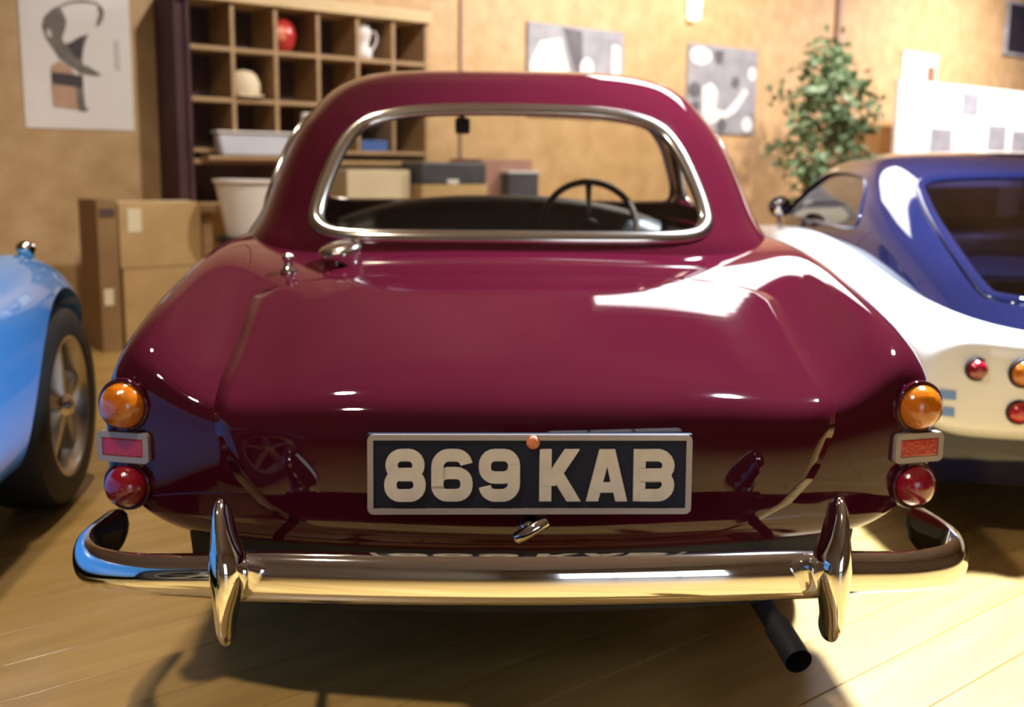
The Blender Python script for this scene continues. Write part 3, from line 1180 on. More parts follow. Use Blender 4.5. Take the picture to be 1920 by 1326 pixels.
# dash: a rounded cowl, high in the middle and falling to the doors
dv, df = [], []
ND = 32
for i in range(ND + 1):
    x = -.66 + 1.32 * i / ND
    zt = .914 - .11 * (abs(x) / .66) ** 2.6
    for (yy, zz) in ((2.14, .55), (2.12, .72), (2.13, zt - .06), (2.15, zt - .02), (2.20, zt), (2.26, zt + .002), (2.33, zt - .03), (2.38, .70)):
        dv.append((x, yy, zz))
for i in range(ND):
    for k in range(7):
        a = i * 8 + k
        df.append((a, a + 1, a + 9, a + 8))
df.append(tuple(range(8)))
df.append(tuple(ND * 8 + k for k in range(7, -1, -1)))
autosmooth(link('dashboard', fix_normals(pymesh('dashboard', dv, df)), M['vinyl'], car), 50)
sw_path = [(.170 * math.cos(2 * PI * k / 48), .170 * math.sin(2 * PI * k / 48), 0) for k in range(48)]
swheel = link('steering_wheel', tube_mesh(sw_path, .0125, 12, True), M['skin_wheel'], car, True, (.315, 1.97, .815), (R(68), 0, 0))
for k in range(3):
    a = R(90 + 120 * k)
    link('spoke', tube_mesh([(0.02 * math.cos(a), .02 * math.sin(a), -.02), (.172 * math.cos(a), .172 * math.sin(a), 0)], (.004, .014), 8, up=None), M['alloy'], swheel, True)
link('hub', lathe_mesh([(.001, .012), (.02, .010), (.036, 0), (.040, -.02), (.02, -.05)], 24, 'Z'), M['black'], swheel, True, (0, 0, -.01))
link('column', tube_mesh([(0, 0, -.04), (0, .02, -.30)], .022, 12), M['black'], swheel, True)
mir = box('rear_view_mirror', (-.145, 2.14, 1.172), (.055, .022, .06), M['black'], car, 0.010)
link('stalk', tube_mesh([(0, .01, .01), (0, .03, .06)], .008, 10), M['black'], mir)


# ================================================================== THE LIGHT BLUE SPORTS CAR (left edge)
bcar = empty('sports_car', (-2.10, 2.90, 0), R(188), 'sky blue open sports car with silver alloy wheel beside the maroon coupe', 'car')
BLUE = [
    dict(y=-.46, bow=.13, t=[.50, .50, (.36, .50), (.50, .50), (.60, .50)], s3=(.68, .49), s2=(.72, .42), s1=(.70, .34), b5=(.60, .30), zb=.29),
    dict(y=-.42, bow=.12, t=[.58, .58, (.38, .58), (.53, .59), (.63, .60)], s3=(.735, .56), s2=(.775, .44), s1=(.745, .32), b5=(.64, .26), zb=.25),
    dict(y=-.24, bow=.04, t=[.66, .66, (.40, .66), (.53, .69), (.65, .72)], s3=(.775, .665), s2=(.81, .46), s1=(.775, .28), b5=(.69, .20), zb=.19),
    dict(y=0.0, bow=0, t=[.70, .70, (.40, .705), (.54, .745), (.66, .79)], s3=(.785, .72), s2=(.815, .48), s1=(.78, .25), b5=(.70, .17), zb=.16),
    dict(y=.32, bow=0, t=[.70, .70, (.40, .71), (.54, .745), (.66, .78)], s3=(.785, .705), s2=(.81, .47), s1=(.77, .24), b5=(.70, .17), zb=.16),
    dict(y=.75, bow=0, t=[.69, .69, (.42, .69), (.58, .70), (.66, .71)], s3=(.755, .65), s2=(.785, .45), s1=(.755, .23), b5=(.69, .17), zb=.16),
    dict(y=1.4, bow=0, t=[.70, .70, (.42, .70), (.58, .70), (.66, .69)], s3=(.745, .63), s2=(.775, .45), s1=(.755, .23), b5=(.69, .17), zb=.16),
    dict(y=2.0, bow=0, t=[.69, .69, (.40, .69), (.55, .71), (.65, .73)], s3=(.76, .66), s2=(.79, .46), s1=(.765, .25), b5=(.69, .17), zb=.16),
    dict(y=2.6, bow=-.05, t=[.60, .60, (.38, .61), (.52, .65), (.62, .67)], s3=(.72, .60), s2=(.75, .45), s1=(.72, .28), b5=(.64, .2), zb=.19),
    dict(y=2.95, bow=-.2, t=[.48, .48, (.36, .48), (.48, .50), (.56, .51)], s3=(.63, .48), s2=(.65, .40), s1=(.62, .30), b5=(.55, .25), zb=.24),
]
bb = temp(body_mesh(BLUE, 3))
wheels_blue = [(-.685, 0, .302), (.685, 0, .302), (-.685, 2.25, .302), (.685, 2.25, .302)]
apply_boolean(bb, arch_cutters(wheels_blue, 0.355, 0.45))
bb.name = 'body'
bb.parent = bcar
bb.data.materials.clear()
bb.data.materials.append(M['blue'])
autosmooth(bb, 40)
for (x, y, z) in wheels_blue:
    wheel(bcar, x, y, .302, .20, .205, 'alloy')
tb = surface_cast(bb.data)
h = tb.ray_cast(Vector((-.672, -.03, 1.5)), Vector((0, 0, -1)))[0]
fcap = link('filler_cap', lathe_mesh([(.024, -.02), (.024, .012), (.028, .016), (.028, .03), (.018, .042), (.001, .046)], 24, 'Z'), M['chrome'], bcar, True, h)
bm = bmesh.new()
bm_box(bm, (0, 1.0, .20), (1.1, 3.2, .10), .02)
link('underpan', bm_mesh(bm, 'underpan'), M['underbody'], bcar)
for sgx in (1, -1):
    me = lathe_mesh([(.34, .40 * sgx), (.34, .44 * sgx)], 40, 'X')
    for yy in (0, 2.25):
        link('wheel_well', me if yy == 0 else me.copy(), M['underbody'], bcar, False, (0, yy, .30))
cp = box('cockpit', (0, 1.05, .672), (1.02, .72, .06), M['black'], bcar, 0.02)
for sx in (-.26, .26):
    bm = bmesh.new()
    bm_box(bm, (0, 0, 0), (.40, .13, .34), .05)
    link('seat', bm_mesh(bm, 'seat'), M['vinyl'], bcar, True, (sx, .80, .76), (R(14), 0, 0))
wsf = catmull([(-.60, 1.50, .68), (-.56, 1.44, .84), (-.40, 1.44, .92), (0, 1.46, .94), (.40, 1.44, .92), (.56, 1.44, .84), (.60, 1.50, .68)], 5)
wso = link('windscreen_frame', tube_mesh(wsf, .011, 10), M['trimchrome'], bcar, True)
mid = Vector((0, 1.5, .70))
wv = [mid] + wsf
link('windscreen', pymesh('windscreen', wv, [(0, k, k + 1) for k in range(1, len(wv) - 1)]), M['glass'], wso)


# ================================================================== THE WHITE AND NAVY COUPE (right)
wcar = empty('sports_coupe', (1.90, 2.60, 0), R(0.5), 'white sports coupe with navy fastback roof and round tail lamps', 'car')
WHITE = [
    dict(y=0.0, bow=.08, t=[.592, .592, (.4, .592), (.58, .592), (.68, .598)], s3=(.755, .575), s2=(.785, .47), s1=(.775, .37), b5=(.71, .335), zb=.33),
    dict(y=.06, bow=.09, t=[.604, .604, (.4, .604), (.60, .606), (.69, .620)], s3=(.768, .595), s2=(.798, .48), s1=(.785, .35), b5=(.72, .31), zb=.30),
    dict(y=.35, bow=.0, t=[.604, .604, (.4, .604), (.63, .612), (.705, .660)], s3=(.775, .63), s2=(.80, .50), s1=(.785, .33), b5=(.72, .26), zb=.25),
    dict(y=.70, bow=.0, t=[.62, .62, (.4, .62), (.64, .64), (.71, .712)], s3=(.78, .675), s2=(.80, .52), s1=(.785, .32), b5=(.72, .24), zb=.22),
    dict(y=1.1, bow=.0, t=[.66, .66, (.4, .66), (.65, .73), (.712, .775)], s3=(.78, .735), s2=(.80, .54), s1=(.785, .30), b5=(.72, .22), zb=.20),
    dict(y=1.7, bow=.0, t=[.74, .74, (.4, .74), (.62, .79), (.70, .785)], s3=(.775, .75), s2=(.795, .55), s1=(.78, .28), b5=(.72, .20), zb=.18),
    dict(y=2.3, bow=.0, t=[.76, .76, (.4, .76), (.61, .77), (.69, .77)], s3=(.77, .73), s2=(.79, .53), s1=(.775, .28), b5=(.71, .20), zb=.18),
    dict(y=2.9, bow=.0, t=[.70, .70, (.4, .70), (.58, .72), (.67, .735)], s3=(.755, .69), s2=(.775, .5), s1=(.76, .29), b5=(.70, .21), zb=.19),
    dict(y=3.35, bow=-.06, t=[.58, .58, (.38, .58), (.54, .60), (.62, .62)], s3=(.70, .58), s2=(.72, .45), s1=(.70, .31), b5=(.62, .24), zb=.23),
    dict(y=3.62, bow=-.2, t=[.47, .47, (.36, .47), (.48, .48), (.55, .49)], s3=(.61, .46), s2=(.63, .40), s1=(.61, .32), b5=(.54, .27), zb=.26),
]
wb = temp(body_mesh(WHITE, 3))
wheels_w = [(-.66, .78, .29), (.66, .78, .29), (-.66, 3.0, .29), (.66, 3.0, .29)]
apply_boolean(wb, arch_cutters(wheels_w, 0.325))
twm = surface_cast(wb.data)
wb.name = 'body'
wb.parent = wcar
wb.data.materials.clear()
wb.data.materials.append(M['white'])
autosmooth(wb, 40)
for (x, y, z) in wheels_w:
    wheel(wcar, x, y, .29, .17, .19, 'disc')
WD = Dome([.55, .595, .65, .72, .80, .88, .95, 1.01, 1.05, 1.08, 1.098, 1.107],
          [.69, .675, .665, .655, .638, .600, .555, .51, .46, .38, .25, .0],
          [-.02, .035, .17, .36, .60, .84, 1.04, 1.21, 1.34, 1.47, 1.62, 1.8],
          [2.62, 2.56, 2.5, 2.45, 2.38, 2.28, 2.18, 2.09, 2.02, 1.95, 1.88, 1.8], 1.8, 6.0)
WREAR = outline2([(0, .665), (.35, .665), (.50, .67), (.53, .70), (.50, .82), (.45, .93), (.40, .985), (.25, 1.005), (0, 1.01),
                  (-.25, 1.005), (-.40, .985), (-.45, .93), (-.50, .82), (-.53, .70), (-.50, .67), (-.35, .665)], 4)
WSIDE = outline2([(1.2, .82), (1.5, .815), (1.9, .815), (2.15, .825), (2.08, .90), (1.96, .98), (1.85, 1.01), (1.6, 1.01), (1.4, .98), (1.26, .90)], 4)
WFRONT = outline2([(0, .80), (.35, .80), (.52, .81), (.52, .86), (.47, .95), (.40, 1.01), (.25, 1.03), (0, 1.035),
                   (-.25, 1.03), (-.40, 1.01), (-.47, .95), (-.52, .86), (-.52, .81), (-.35, .80)], 4)
greenhouse(WD, wcar, M['navy'], M['darkglass'], WREAR, WSIDE, WFRONT, 0.02, M['navy'], 0.008)
# dark lower valance under the white tail panel
bm = bmesh.new()
for k in range(25):
    x = -.76 + 1.52 * k / 24
    y = .05 + .085 * (x / .75) ** 2
    for zz, dy in ((.36, .0), (.28, .0), (.20, .02), (.165, .06), (.165, .5)):
        bm.verts.new((x * (1 if zz > .25 else .985), y + dy, zz))
bm.verts.ensure_lookup_table()
for k in range(24):
    for q in range(4):
        a = k * 5 + q
        bm.faces.new((bm.verts[a], bm.verts[a + 1], bm.verts[a + 6], bm.verts[a + 5]))
autosmooth(link('valance', bm_mesh(bm, 'valance'), M['navy'], wcar), 40)
bm = bmesh.new()
bm_box(bm, (0, 1.9, .23), (1.1, 3.0, .1), .02)
link('underpan', bm_mesh(bm, 'underpan'), M['underbody'], wcar)
link('cabin_lining', bm_mesh((lambda b: (bm_box(b, (0, 1.5, .70), (1.15, 1.9, .02)), b)[1])(bmesh.new()), 'cabin_lining'), M['vinyl'], wcar)


def round_lamp(x, z, r, m, name):
    q = twm.ray_cast(Vector((x, -1, z)), Vector((0, 1, 0)))[0]
    y = q.y if q is not None else .05
    o_ = link(name, lathe_mesh([(.001, -.024), (r * .5, -.022), (r * .8, -.015), (r * .95, -.006), (r, .0), (r, .012)], 28, 'Y'), m, wcar, True, (x, y, z))
    link('lens_ring', lathe_mesh([(r, -.004), (r * 1.16, -.004), (r * 1.2, .004), (r, .008)], 28, 'Y', loop=True), M['black'], o_, True)
    return o_


for sg in (-1, 1):
    round_lamp(sg * .670, .510, .027, M['red'], 'tail_light')
    round_lamp(sg * .558, .505, .034, M['amber'], 'indicator_light')
    round_lamp(sg * .560, .400, .029, M['reflector'], 'brake_light')
for zz in (.436, .390):
    q = twm.ray_cast(Vector((-.735, -1, zz)), Vector((0, 1, 0)))
    y = q[0].y if q[0] is not None else .08
    nrm = q[1] if q[1] is not None else Vector((0, -1, 0))
    link('sticker', pymesh('sticker', [(-.022, 0, -.0115), (.022, 0, -.0115), (.022, 0, .0115), (-.022, 0, .0115)], [(0, 1, 2, 3)]), M['sticker'], wcar, False,
         Vector((-.735, y, zz)) + nrm * .004, (0, 0, math.atan2(nrm.x, -nrm.y)))
mr = link('door_mirror', fix_normals(lathe_mesh([(.001, .05), (.022, .045), (.042, .02), (.048, -.01), (.046, -.03), (.001, -.03)], 24, 'Y')), M['navy'], wcar, True, (-.70, 2.0, .86), (0, 0, R(10)))
link('mirror_glass', lathe_mesh([(.001, -.033), (.04, -.031), (.04, -.028), (.001, -.028)], 24, 'Y'), M['chrome'], mr, True)
link('mirror_stalk', tube_mesh([(0, 0, -.03), (.02, .01, -.12)], .009, 10), M['chrome'], mr, True)


# ================================================================== CUBBY SHELF AND BENCH
def wl(root, s, off, z):
    """wall coordinates to the local frame of a root rotated like the wall"""
    v = wp(s, off, z) - root.location
    return Vector((v.dot(WU), v.dot(WN * -1), v.z))


SZ = [1.10, 1.40, 1.70, 1.975]
SS = [.44, .715, .995, 1.285, 1.57, 1.84, 2.10]
SF = .35
TH = .026
cub = empty('cubby_shelf', wp(1.27, .18, 0), WROT, 'wooden cubby shelf with dark square compartments against the chipboard wall', 'shelf')


def wbox(name, s0, s1, o0, o1, z0, z1, m, root, bevel=0.002):
    c = wl(root, (s0 + s1) / 2, (o0 + o1) / 2, (z0 + z1) / 2)
    return box(name, c, (s1 - s0, o1 - o0, z1 - z0), m, root, bevel)


wbox('back_panel', SS[0], SS[-1], .004, .016, .787, SZ[3], M['shelfback'], cub, 0)
for i, s in enumerate(SS):
    if i in (0, 6):
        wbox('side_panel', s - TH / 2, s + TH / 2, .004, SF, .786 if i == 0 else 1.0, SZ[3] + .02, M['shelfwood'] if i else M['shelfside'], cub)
    else:
        ur = wbox('upright', s - TH / 2, s + TH / 2, .016, SF - .014, SZ[0], SZ[3], M['shelfwood'], cub)
        box('lipping', (0, -(SF - .03) / 2 - .006, 0), (TH, .012, SZ[3] - SZ[0]), M['shelfwood'], ur, .002)
for k, z in enumerate(SZ[:3]):
    sb_ = wbox('shelf_board', SS[0] + TH / 2, SS[-1] - TH / 2, .016, SF - .015, z - TH / 2, z + TH / 2, M['shelfwood'], cub)
    box('lipping', (0, -(SF - .031) / 2 - .006, 0), (SS[-1] - SS[0] - TH, .0125, TH), M['shelfwood'], sb_, .002)
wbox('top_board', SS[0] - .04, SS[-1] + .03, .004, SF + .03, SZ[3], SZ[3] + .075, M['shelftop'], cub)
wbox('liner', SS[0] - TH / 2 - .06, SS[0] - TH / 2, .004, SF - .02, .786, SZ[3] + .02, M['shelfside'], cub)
wbox('lower_rail', SS[0] + TH / 2, SS[-1] - TH / 2, .016, SF - .01, 1.02, 1.05, M['shelfwood'], cub)

bench = empty('workbench', wp(1.7, .35, 0), WROT, 'low wooden workbench under the cubby shelf holding boxes', 'bench')
wbox('bench_top', SS[0] - .075, 3.02, .02, .66, .745, .785, M['shelfwood'], bench, 0.004)
for s in (.42, 2.94):
    for of in (.42, .57):
        wbox('leg', s - .03, s + .03, of - .03, of + .03, 0, .745, M['shelfwood'], bench, 0.003)
wbox('rail', .55, 2.91, .56, .59, .64, .74, M['shelfwood'], bench, 0.003)


def thing_box(name, s0, s1, o0, o1, z0, z1, m, label, cat, group=None, bevel=0.004):
    t = box(name, wp((s0 + s1) / 2, (o0 + o1) / 2, (z0 + z1) / 2), (s1 - s0, o1 - o0, z1 - z0), m, None, bevel, (0, 0, WROT))
    return tag(t, label, cat, group)


def carton(name, s0, s1, o0, o1, z0, z1, m, label, lidm=None, cat='box'):
    """card box with folded flaps, a tape strip and a label"""
    t = empty(name, wp((s0 + s1) / 2, (o0 + o1) / 2, z0), WROT, label, cat)
    w, d, h_ = s1 - s0, o1 - o0, z1 - z0
    bm = bmesh.new()
    bm_box(bm, (0, 0, h_ / 2), (w, d, h_), .004)
    link('carton', bm_mesh(bm, 'carton'), m, t)
    for k in (-1, 1):
        box('flap', (0, k * d * .25, h_ + .003), (w - .004, d * .5 - .004, .006), m, t, .001)
    box('tape', (0, 0, h_ + .0075), (w * .98, .05, .002), lidm or M['tape'], t)
    return t


# things on the bench
cr = carton('cream_carton', 1.36, 1.83, .10, .56, .785, .985, M['cream'], 'cream cardboard box on the bench below the lower rail')
mon = empty('slate_case', wp(2.14, .505, .785), WROT, 'dark slate case standing on a pale base on the bench', 'case')
box('base', (0, 0, .055), (.54, .28, .11), M['cardboard'], mon, .006)
box('case_body', (0, 0, .185), (.53, .26, .15), M['darkbox'], mon, .012)
box('clasp', (-.02, -.135, .13), (.09, .012, .03), M['whiteplastic'], mon, .004)
rb = carton('red_carton', 2.46, 2.92, .10, .50, .785, 1.065, M['fadedred'], 'faded red box at the end of the bench next to the slate case')
gp = thing_box('grey_tin', 2.63, 2.90, .505, .60, .785, .975, M['darkbox'], 'dark grey tin standing in front of the faded red box', 'tin')
box('tin_lid', (0, 0, .10), (.28, .105, .018), M['greyplastic'], gp, .004)
wt = empty('white_tub', wp(.52, .50, .785 - .16), WROT, 'tapered white plastic tub beside the cardboard boxes', 'tub')
# tub stands on a stool in front of the bench end
bm = bmesh.new()
prof = [(.105, 0), (.16, .30), (.172, .30), (.172, .315), (.155, .315), (.10, .015)]
link('tub_wall', lathe_mesh(prof[:5] + [(.10, .015)], 36, 'Z'), M['whiteplastic'], wt, False)
autosmooth(wt.children[0], 40)
wt.location = wp(.535, .87, .62)
stool = empty('stool', wp(.535, .87, 0), WROT, 'black stool carrying the tapered white tub', 'stool')
link('stool_seat', lathe_mesh([(.15, .58), (.16, .59), (.16, .615), (.15, .62)], 32, 'Z'), M['black'], stool)
for k in range(4):
    a = R(45 + 90 * k)
    link('leg', tube_mesh([(.12 * math.cos(a), .12 * math.sin(a), .585), (.17 * math.cos(a), .17 * math.sin(a), 0)], .012, 8), M['black'], stool, True)
sg_ = empty('metal_tray', wp(.80, .40, 1.07), WROT, 'silvery white tray standing against the lowest cubby row', 'tray')
bm = bmesh.new()
vv = [(-.235, 0, .14), (.235, 0, .14), (.205, 0, 0), (-.205, 0, 0)]
pts = [(x, dy, z) for dy in (-.04, .04) for x, _, z in vv]
for p_ in pts:
    bm.verts.new(p_)
bm.verts.ensure_lookup_table()
for f in ((0, 1, 2, 3), (7, 6, 5, 4), (0, 4, 5, 1), (1, 5, 6, 2), (2, 6, 7, 3), (3, 7, 4, 0)):
    bm.faces.new([bm.verts[i] for i in f])
bmesh.ops.bevel(bm, geom=list(bm.edges), offset=.008, segments=2, affect='EDGES')
link('tray_body', bm_mesh(bm, 'tray_body'), M['greyplastic'], sg_)
box('tray_rim', (0, -.004, .14), (.485, .10, .012), M['whiteplastic'], sg_, .004)
wbox('tray_ledge', .50, 1.10, .33, .46, 1.045, 1.068, M['shelfwood'], cub)


# things in the cubbies
def lathed_thing(name, s, off, z, prof, m, label, cat, extra=None):
    t = link(name, lathe_mesh(prof, 28, 'Z'), m, None, True, wp(s, off, z), (0, 0, WROT))
    return tag(t, label, cat)


zt = SZ[2] + TH / 2
t = empty('red_ornament', wp(1.09, .22, zt), WROT, 'red and orange rounded ornament in the top cubby row', 'ornament')
link('shade', lathe_mesh([(.05, 0), (.085, .05), (.095, .11), (.08, .17), (.045, .21), (.03, .22)], 28, 'Z'), M['redpaint'], t, True)
link('front_panel', lathe_mesh([(.001, -.012), (.035, -.010), (.05, 0), (.05, .02)], 24, 'Y'), M['orange'], t, True, (-.035, -.082, .11))
t = empty('white_jug', wp(1.66, .25, zt), WROT, 'white jug with a narrow waist in the top cubby row', 'jug')
link('jug_body', lathe_mesh([(.055, 0), (.065, .02), (.06, .06), (.038, .09), (.05, .13), (.062, .17), (.05, .205), (.03, .225), (.034, .235)], 28, 'Z'), M['whiteplastic'], t, True)
link('handle', tube_mesh(catmull([(.05, 0, .19), (.10, 0, .18), (.105, 0, .12), (.06, 0, .05)], 5), .009, 10), M['whiteplastic'], t, True)
zt = SZ[1] + TH / 2
t = empty('cream_helmet', wp(.815, .26, zt), WROT, 'cream open helmet in the middle cubby row', 'helmet')
link('helmet_shell', lathe_mesh([(.085, 0), (.10, .05), (.098, .10), (.08, .145), (.05, .17), (.001, .18)], 28, 'Z'), M['cream'], t, True)
bm = bmesh.new()
bm_box(bm, (0, -.085, .02), (.16, .07, .012), .005)
link('peak', bm_mesh(bm, 'peak'), M['cream'], t)
zt = SZ[0] + TH / 2
bx = thing_box('blue_case', 1.60, 1.80, .12, .33, zt, zt + .062, M['bluebox'], 'flat blue case lying in the lowest cubby row', 'case')
box('case_lid', (0, 0, .034), (.204, .214, .014), M['bluebox'], bx, .003)
lathed_thing('white_cup', 1.22, .28, zt, [(.03, 0), (.035, .01), (.038, .12), (.03, .22), (.035, .235), (.001, .235)], M['whiteplastic'], 'tall white cup in the lowest cubby row', 'cup')

# cardboard boxes stacked at the left of the shelf
lo = carton('lower_carton', -.10, .345, .355, .70, 0.0, .44, M['cardboard'], 'large plain cardboard box on the floor below another box')
up_ = carton('upper_carton', -.11, .345, .36, .70, .4495, .80, M['cardboard'], 'cardboard box with a pale paper label, resting on a larger box')
box('paper_label', (-.145, -.171, .26), (.075, .004, .13), M['tape'], up_, .001)
brn = carton('brown_carton', -.225, -.118, .36, .70, 0.0, .815, M['cardboard_dark'], 'tall narrow dark brown carton beside the two stacked cardboard boxes', M['darkbox'])
box('hand_hole', (.0, -.171, .755), (.08, .006, .045), M['shelfback'], brn, .002)
box('paper_label', (-.01, -.171, .30), (.05, .004, .09), M['tape'], brn, .001)


# ================================================================== PICTURES ON THE WALL
def rect_on(root, name, x0, x1, z0, z1, y, m):
    """thin printed piece lying on a poster, in the poster's own frame (y towards the viewer is negative)"""
    return box(name, ((x0 + x1) / 2, y, (z0 + z1) / 2), (x1 - x0, .0012, z1 - z0), m, root)


def flat_poly(root, name, pts, y, m):
    n = len(pts)
    vs_ = [(x, y, z) for x, z in pts] + [(x, y + .001, z) for x, z in pts]
    fs_ = [tuple(range(n)), tuple(range(2 * n - 1, n - 1, -1))] + [(k, (k + 1) % n, n + (k + 1) % n, n + k) for k in range(n)]
    return link(name, fix_normals(pymesh(name, vs_, fs_)), m, root)


M['inkgrey'] = mat('ink_grey', (0.17, 0.145, 0.125), 0.7, var=0.25, scale=9)
M['inkdark'] = mat('ink_dark', (0.06, 0.045, 0.05), 0.7, var=0.2, scale=9)
M['inktan'] = mat('ink_tan', (0.50, 0.30, 0.20), 0.7, var=0.1, scale=9)
M['inkpale'] = mat('ink_pale', (0.62, 0.55, 0.52), 0.7, var=0.03, scale=9)
# sculpture poster: s -.39 .. .22, z 1.215 .. 2.06
po = empty('sculpture_poster', wp(-.085, .004, 1.213), WROT, 'white poster of a looped grey sculpture on a wooden block', 'poster')
box('sheet', (0, 0, .42), (.61, .004, .84), M['paper'], po)
PZ = 0.77 / 256.0           # metres for each picture row of the poster


def pp(px_, py_):
    """poster drawing coordinates measured over the sheet: 0..1224 across, 0..1220 down to the lower edge"""
    return ((px_ - 620) / 1040 * .61, (1215 - py_) / 1215 * .735 + .0)


loop_outer = [(500, 60), (420, 90), (330, 170), (300, 270), (330, 380), (400, 500), (470, 570), (560, 640), (600, 720), (660, 720), (660, 600), (665, 480), (690, 380), (760, 300), (830, 230), (880, 150), (880, 80), (840, 15), (760, -10), (620, 10)]
strokes = [
    ('print_shape', [(470, 70), (400, 110), (320, 190), (298, 280), (325, 380), (390, 480), (440, 560), (520, 620), (580, 650), (640, 700), (665, 640), (660, 560), (680, 440), (730, 310), (640, 345), (560, 400), (500, 420), (480, 370), (520, 270), (530, 200), (500, 130)], 'inkgrey'),
    ('print_shape', [(820, 20), (870, 40), (895, 90), (880, 160), (840, 225), (800, 235), (820, 180), (840, 110)], 'inkgrey'),
    ('print_shape', [(470, 70), (560, 25), (700, -5), (830, 10), (840, 30), (700, 22), (570, 45), (490, 85)], 'inkgrey'),
    ('print_shape', [(530, 430), (600, 370), (690, 330), (660, 480), (640, 560), (580, 530)], 'inkdark'),
    ('print_shape', [(650, 600), (720, 620), (840, 690), (780, 705), (690, 695), (650, 690)], 'inkgrey'),
    ('print_shape', [(355, 640), (440, 580), (560, 650), (570, 700), (360, 690)], 'inktan'),
    ('print_shape', [(360, 690), (655, 705), (655, 830), (570, 815), (360, 795)], 'inkdark'),
    ('print_shape', [(355, 800), (585, 820), (590, 1030), (365, 1010)], 'inktan'),
    ('print_shape', [(585, 820), (655, 825), (665, 1000), (700, 1030), (630, 1050), (590, 1025)], 'inkgrey'),
    ('print_shape', [(975, 350), (1025, 345), (1030, 630), (975, 630)], 'inkpale'),
    ('print_shape', [(345, 290), (380, 310), (385, 365), (355, 375), (335, 340)], 'inkpale'),
]
for i, (nm, pts, m) in enumerate(strokes):
    flat_poly(po, nm, [pp(*q) for q in pts], -.0032 - .0004 * i, M[m])


def photo_panel(name, s0, s1, z0, z1, label, shapes, base):
    t = empty(name, wp((s0 + s1) / 2, .012, z0), WROT, label, 'photograph')
    w, h_ = s1 - s0, z1 - z0
    box('panel_board', (0, 0, h_ / 2), (w, .02, h_), M['greyphoto'] if base is None else base, t, .002)
    for i, (pts, m) in enumerate(shapes):
        flat_poly(t, 'print_shape', [((u - .5) * w, v * h_) for u, v in pts], -.0115 - .0006 * i, m)
    return t


def blob(cx, cy, rx, ry, n=14):
    return [(cx + rx * math.cos(2 * PI * k / n), cy + ry * math.sin(2 * PI * k / n)) for k in range(n)]


M['ph_light'] = mat('print_light', (0.70, 0.68, 0.66), 0.6, var=0.06, scale=5)
M['ph_mid'] = mat('print_mid', (0.27, 0.27, 0.29), 0.6, var=0.2, scale=6)
M['ph_dark'] = mat('print_dark', (0.10, 0.095, 0.105), 0.6, var=0.25, scale=6)
M['ph_cream'] = mat('print_cream', (0.78, 0.74, 0.58), 0.6, var=0.04, scale=5)
photo_panel('valley_photograph', 3.25, 4.27, 1.42, 2.128, 'wide grey photograph with a pale wedge shape hung nearest the cubby shelf', [
    ([(.02, .02), (.02, .55), (.12, .80), (.32, .86), (.36, .70), (.55, .02)], M['ph_cream']),
    ([(.34, .98), (.54, .96), (.56, .60), (.50, .42), (.42, .70)], M['ph_dark']),
    ([(.0, .75), (.0, .99), (.33, .98), (.30, .88), (.14, .82)], M['ph_mid']),
    (blob(.60, .55, .07, .12), M['ph_light']),
    ([(.56, .40), (.66, .45), (.84, .50), (.84, .02), (.57, .02)], M['ph_dark']),
    ([(.87, .15), (.87, .85), (.96, .83), (.96, .18)], M['ph_light']),
], M['ph_mid'])
photo_panel('portrait_photograph', 5.06, 6.0, 1.335, 2.11, 'squarish black and white photograph hung beside the slender green tree', [
    (blob(.17, .87, .15, .10), M['ph_light']),
    ([(.35, .95), (.50, .95), (.48, .80), (.38, .80)], M['ph_dark']),
    (blob(.10, .48, .09, .09), M['ph_dark']),
    (blob(.12, .30, .06, .06), M['ph_dark']),
    ([(.22, .20), (.20, .52), (.33, .58), (.42, .50), (.40, .28), (.55, .26), (.70, .40), (.82, .55), (.88, .50), (.70, .26), (.50, .16), (.30, .10)], M['ph_light']),
    (blob(.50, .10, .07, .09), M['ph_dark']),
    (blob(.88, .12, .08, .09), M['ph_light']),
    (blob(.68, .60, .06, .07), M['ph_dark']),
    (blob(.92, .72, .06, .08), M['ph_light']),
], M['ph_mid'])
# pale print with a brown oblong, above the display boards
pr = empty('pale_print', wp(8.78, .012, 1.93), WROT, 'pale pinkish print with a small brown oblong above the display board', 'print')
box('sheet', (0, 0, .16), (.68, .012, .33), M['paper'], pr, .002)
box('mount', (.22, -.008, .13), (.16, .006, .20), M['brown'], pr)
box('header', (0, -.004, .345), (.72, .02, .04), M['inkpale'], pr, .002)
# dark framed picture high up at the far end
dk = empty('dark_picture', wp(11.15, .02, 2.42), WROT, 'dark framed picture high on the wall above the white car', 'picture')
box('canvas', (0, 0, .30), (1.12, .03, .60), M['frameblack'], dk, .002)
for (x, z, w, h_) in ((0, 0, 1.18, .03), (0, .60, 1.18, .03)):
    box('frame_rail', (x, -.008, z), (w, .045, h_), M['greyphoto'], dk, .003)
for x in (-.575, .575):
    box('frame_stile', (x, -.008, .30), (.03, .045, .57), M['greyphoto'], dk, .003)
# wall lamp
wlmp = empty('wall_lamp', wp(5.07, .06, 2.30), WROT, 'small lit wall lamp above the squarish photograph', 'lamp')
link('lamp_shade', lathe_mesh([(.045, 0), (.055, .01), (.065, .20), (.06, .21), (.001, .21)], 24, 'Z'), M['bulb'], wlmp, True)
box('wall_plate', (0, .045, .12), (.09, .02, .14), M['whiteplastic'], wlmp, .004)
link('arm', tube_mesh([(0, .04, .12), (0, 0, .12)], .01, 8), M['whiteplastic'], wlmp)

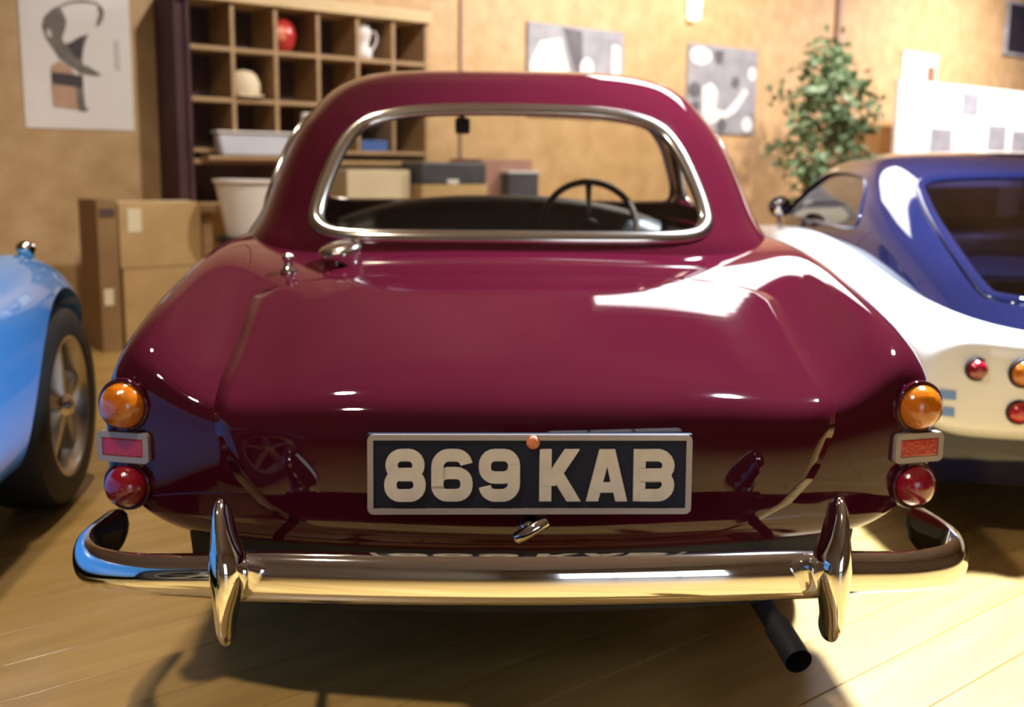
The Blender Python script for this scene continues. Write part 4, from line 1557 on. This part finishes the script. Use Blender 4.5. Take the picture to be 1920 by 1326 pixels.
# display boards covered with prints, right of the plant
board = empty('display_board', wp(8.95, .55, 0), WROT, 'white free-standing display board covered in prints behind the white car', 'display board')
box('board_panel', (0, 0, 1.38), (2.9, .04, 1.06), M['paper'], board, .004)
for x in (-1.3, 1.3):
    box('leg', (x, .02, .44), (.05, .04, .88), M['steel'], board, .003)
    box('foot', (x, 0, .012), (.06, .44, .024), M['steel'], board, .003)
rnd = random.Random(3)
for i in range(5):
    for j in range(3):
        x = -1.2 + i * .58 + rnd.uniform(-.05, .05)
        z = 1.02 + j * .34 + rnd.uniform(-.03, .03)
        w, h_ = rnd.uniform(.26, .46), rnd.uniform(.18, .28)
        mm = rnd.choice((M['ph_light'], M['ph_light'], M['ph_mid'], M['paper']))
        box('print', (x, -.023, z), (w, .005, h_), mm, board)

# ================================================================== POTTED TREE
pl = empty('potted_tree', wp(5.78, 1.0, 0), 0, 'slender green indoor tree in front of the chipboard wall', 'plant')
link('pot', lathe_mesh([(.15, 0), (.16, .02), (.20, .36), (.215, .36), (.215, .40), (.19, .40), (.185, .34), (.001, .34)], 32, 'Z'), M['pot'], pl, True)
link('soil', lathe_mesh([(.001, .352), (.188, .345)], 24, 'Z'), M['soil'], pl)
trunk = catmull([(0, 0, .33), (.02, .01, .7), (-.01, .0, 1.1), (.02, .02, 1.5), (.0, .0, 1.9)], 5)
link('trunk', tube_mesh(trunk, [.022 - .012 * i / (len(trunk) - 1) for i in range(len(trunk))], 10), M['bark'], pl, True)
rt = random.Random(11)
fv, ff = [], []
for b in range(26):
    z0 = .62 + 1.25 * b / 25
    a = b * 2.4 + rt.uniform(-.3, .3)
    reach = (.14 + .24 * math.sin(PI * min(1, max(0, (z0 - .5) / 1.5)))) * rt.uniform(.7, 1.15)
    tip = Vector((math.cos(a) * reach, math.sin(a) * reach, z0 + rt.uniform(.05, .22)))
    base = Vector((0, 0, z0))
    link('branch', tube_mesh([base, base.lerp(tip, .5) + Vector((0, 0, .05)), tip], [.007, .005, .003], 6), M['bark'], pl, True)
    for k in range(60):
        f = rt.uniform(.3, 1.12)
        c = base.lerp(tip, f) + Vector((rt.gauss(0, .06), rt.gauss(0, .06), rt.gauss(0, .07)))
        d = Vector((rt.gauss(0, 1), rt.gauss(0, 1), rt.gauss(-.5, .7))).normalized()
        sd = d.cross(Vector((rt.gauss(0, 1), rt.gauss(0, 1), rt.gauss(0, 1)))).normalized()
        ln, wd = rt.uniform(.07, .12), rt.uniform(.022, .036)
        i0 = len(fv)
        up2 = d.cross(sd) * .008
        fv += [c, c + d * ln * .45 + sd * wd + up2, c + d * ln, c + d * ln * .45 - sd * wd + up2, c + d * ln * .5]
        ff += [(i0, i0 + 1, i0 + 4), (i0 + 1, i0 + 2, i0 + 4), (i0 + 2, i0 + 3, i0 + 4), (i0 + 3, i0, i0 + 4)]
fo = link('foliage', pymesh('foliage', fv, ff), M['leaf'], pl)
fo['kind'] = 'stuff'
bpy.context.view_layer.update()
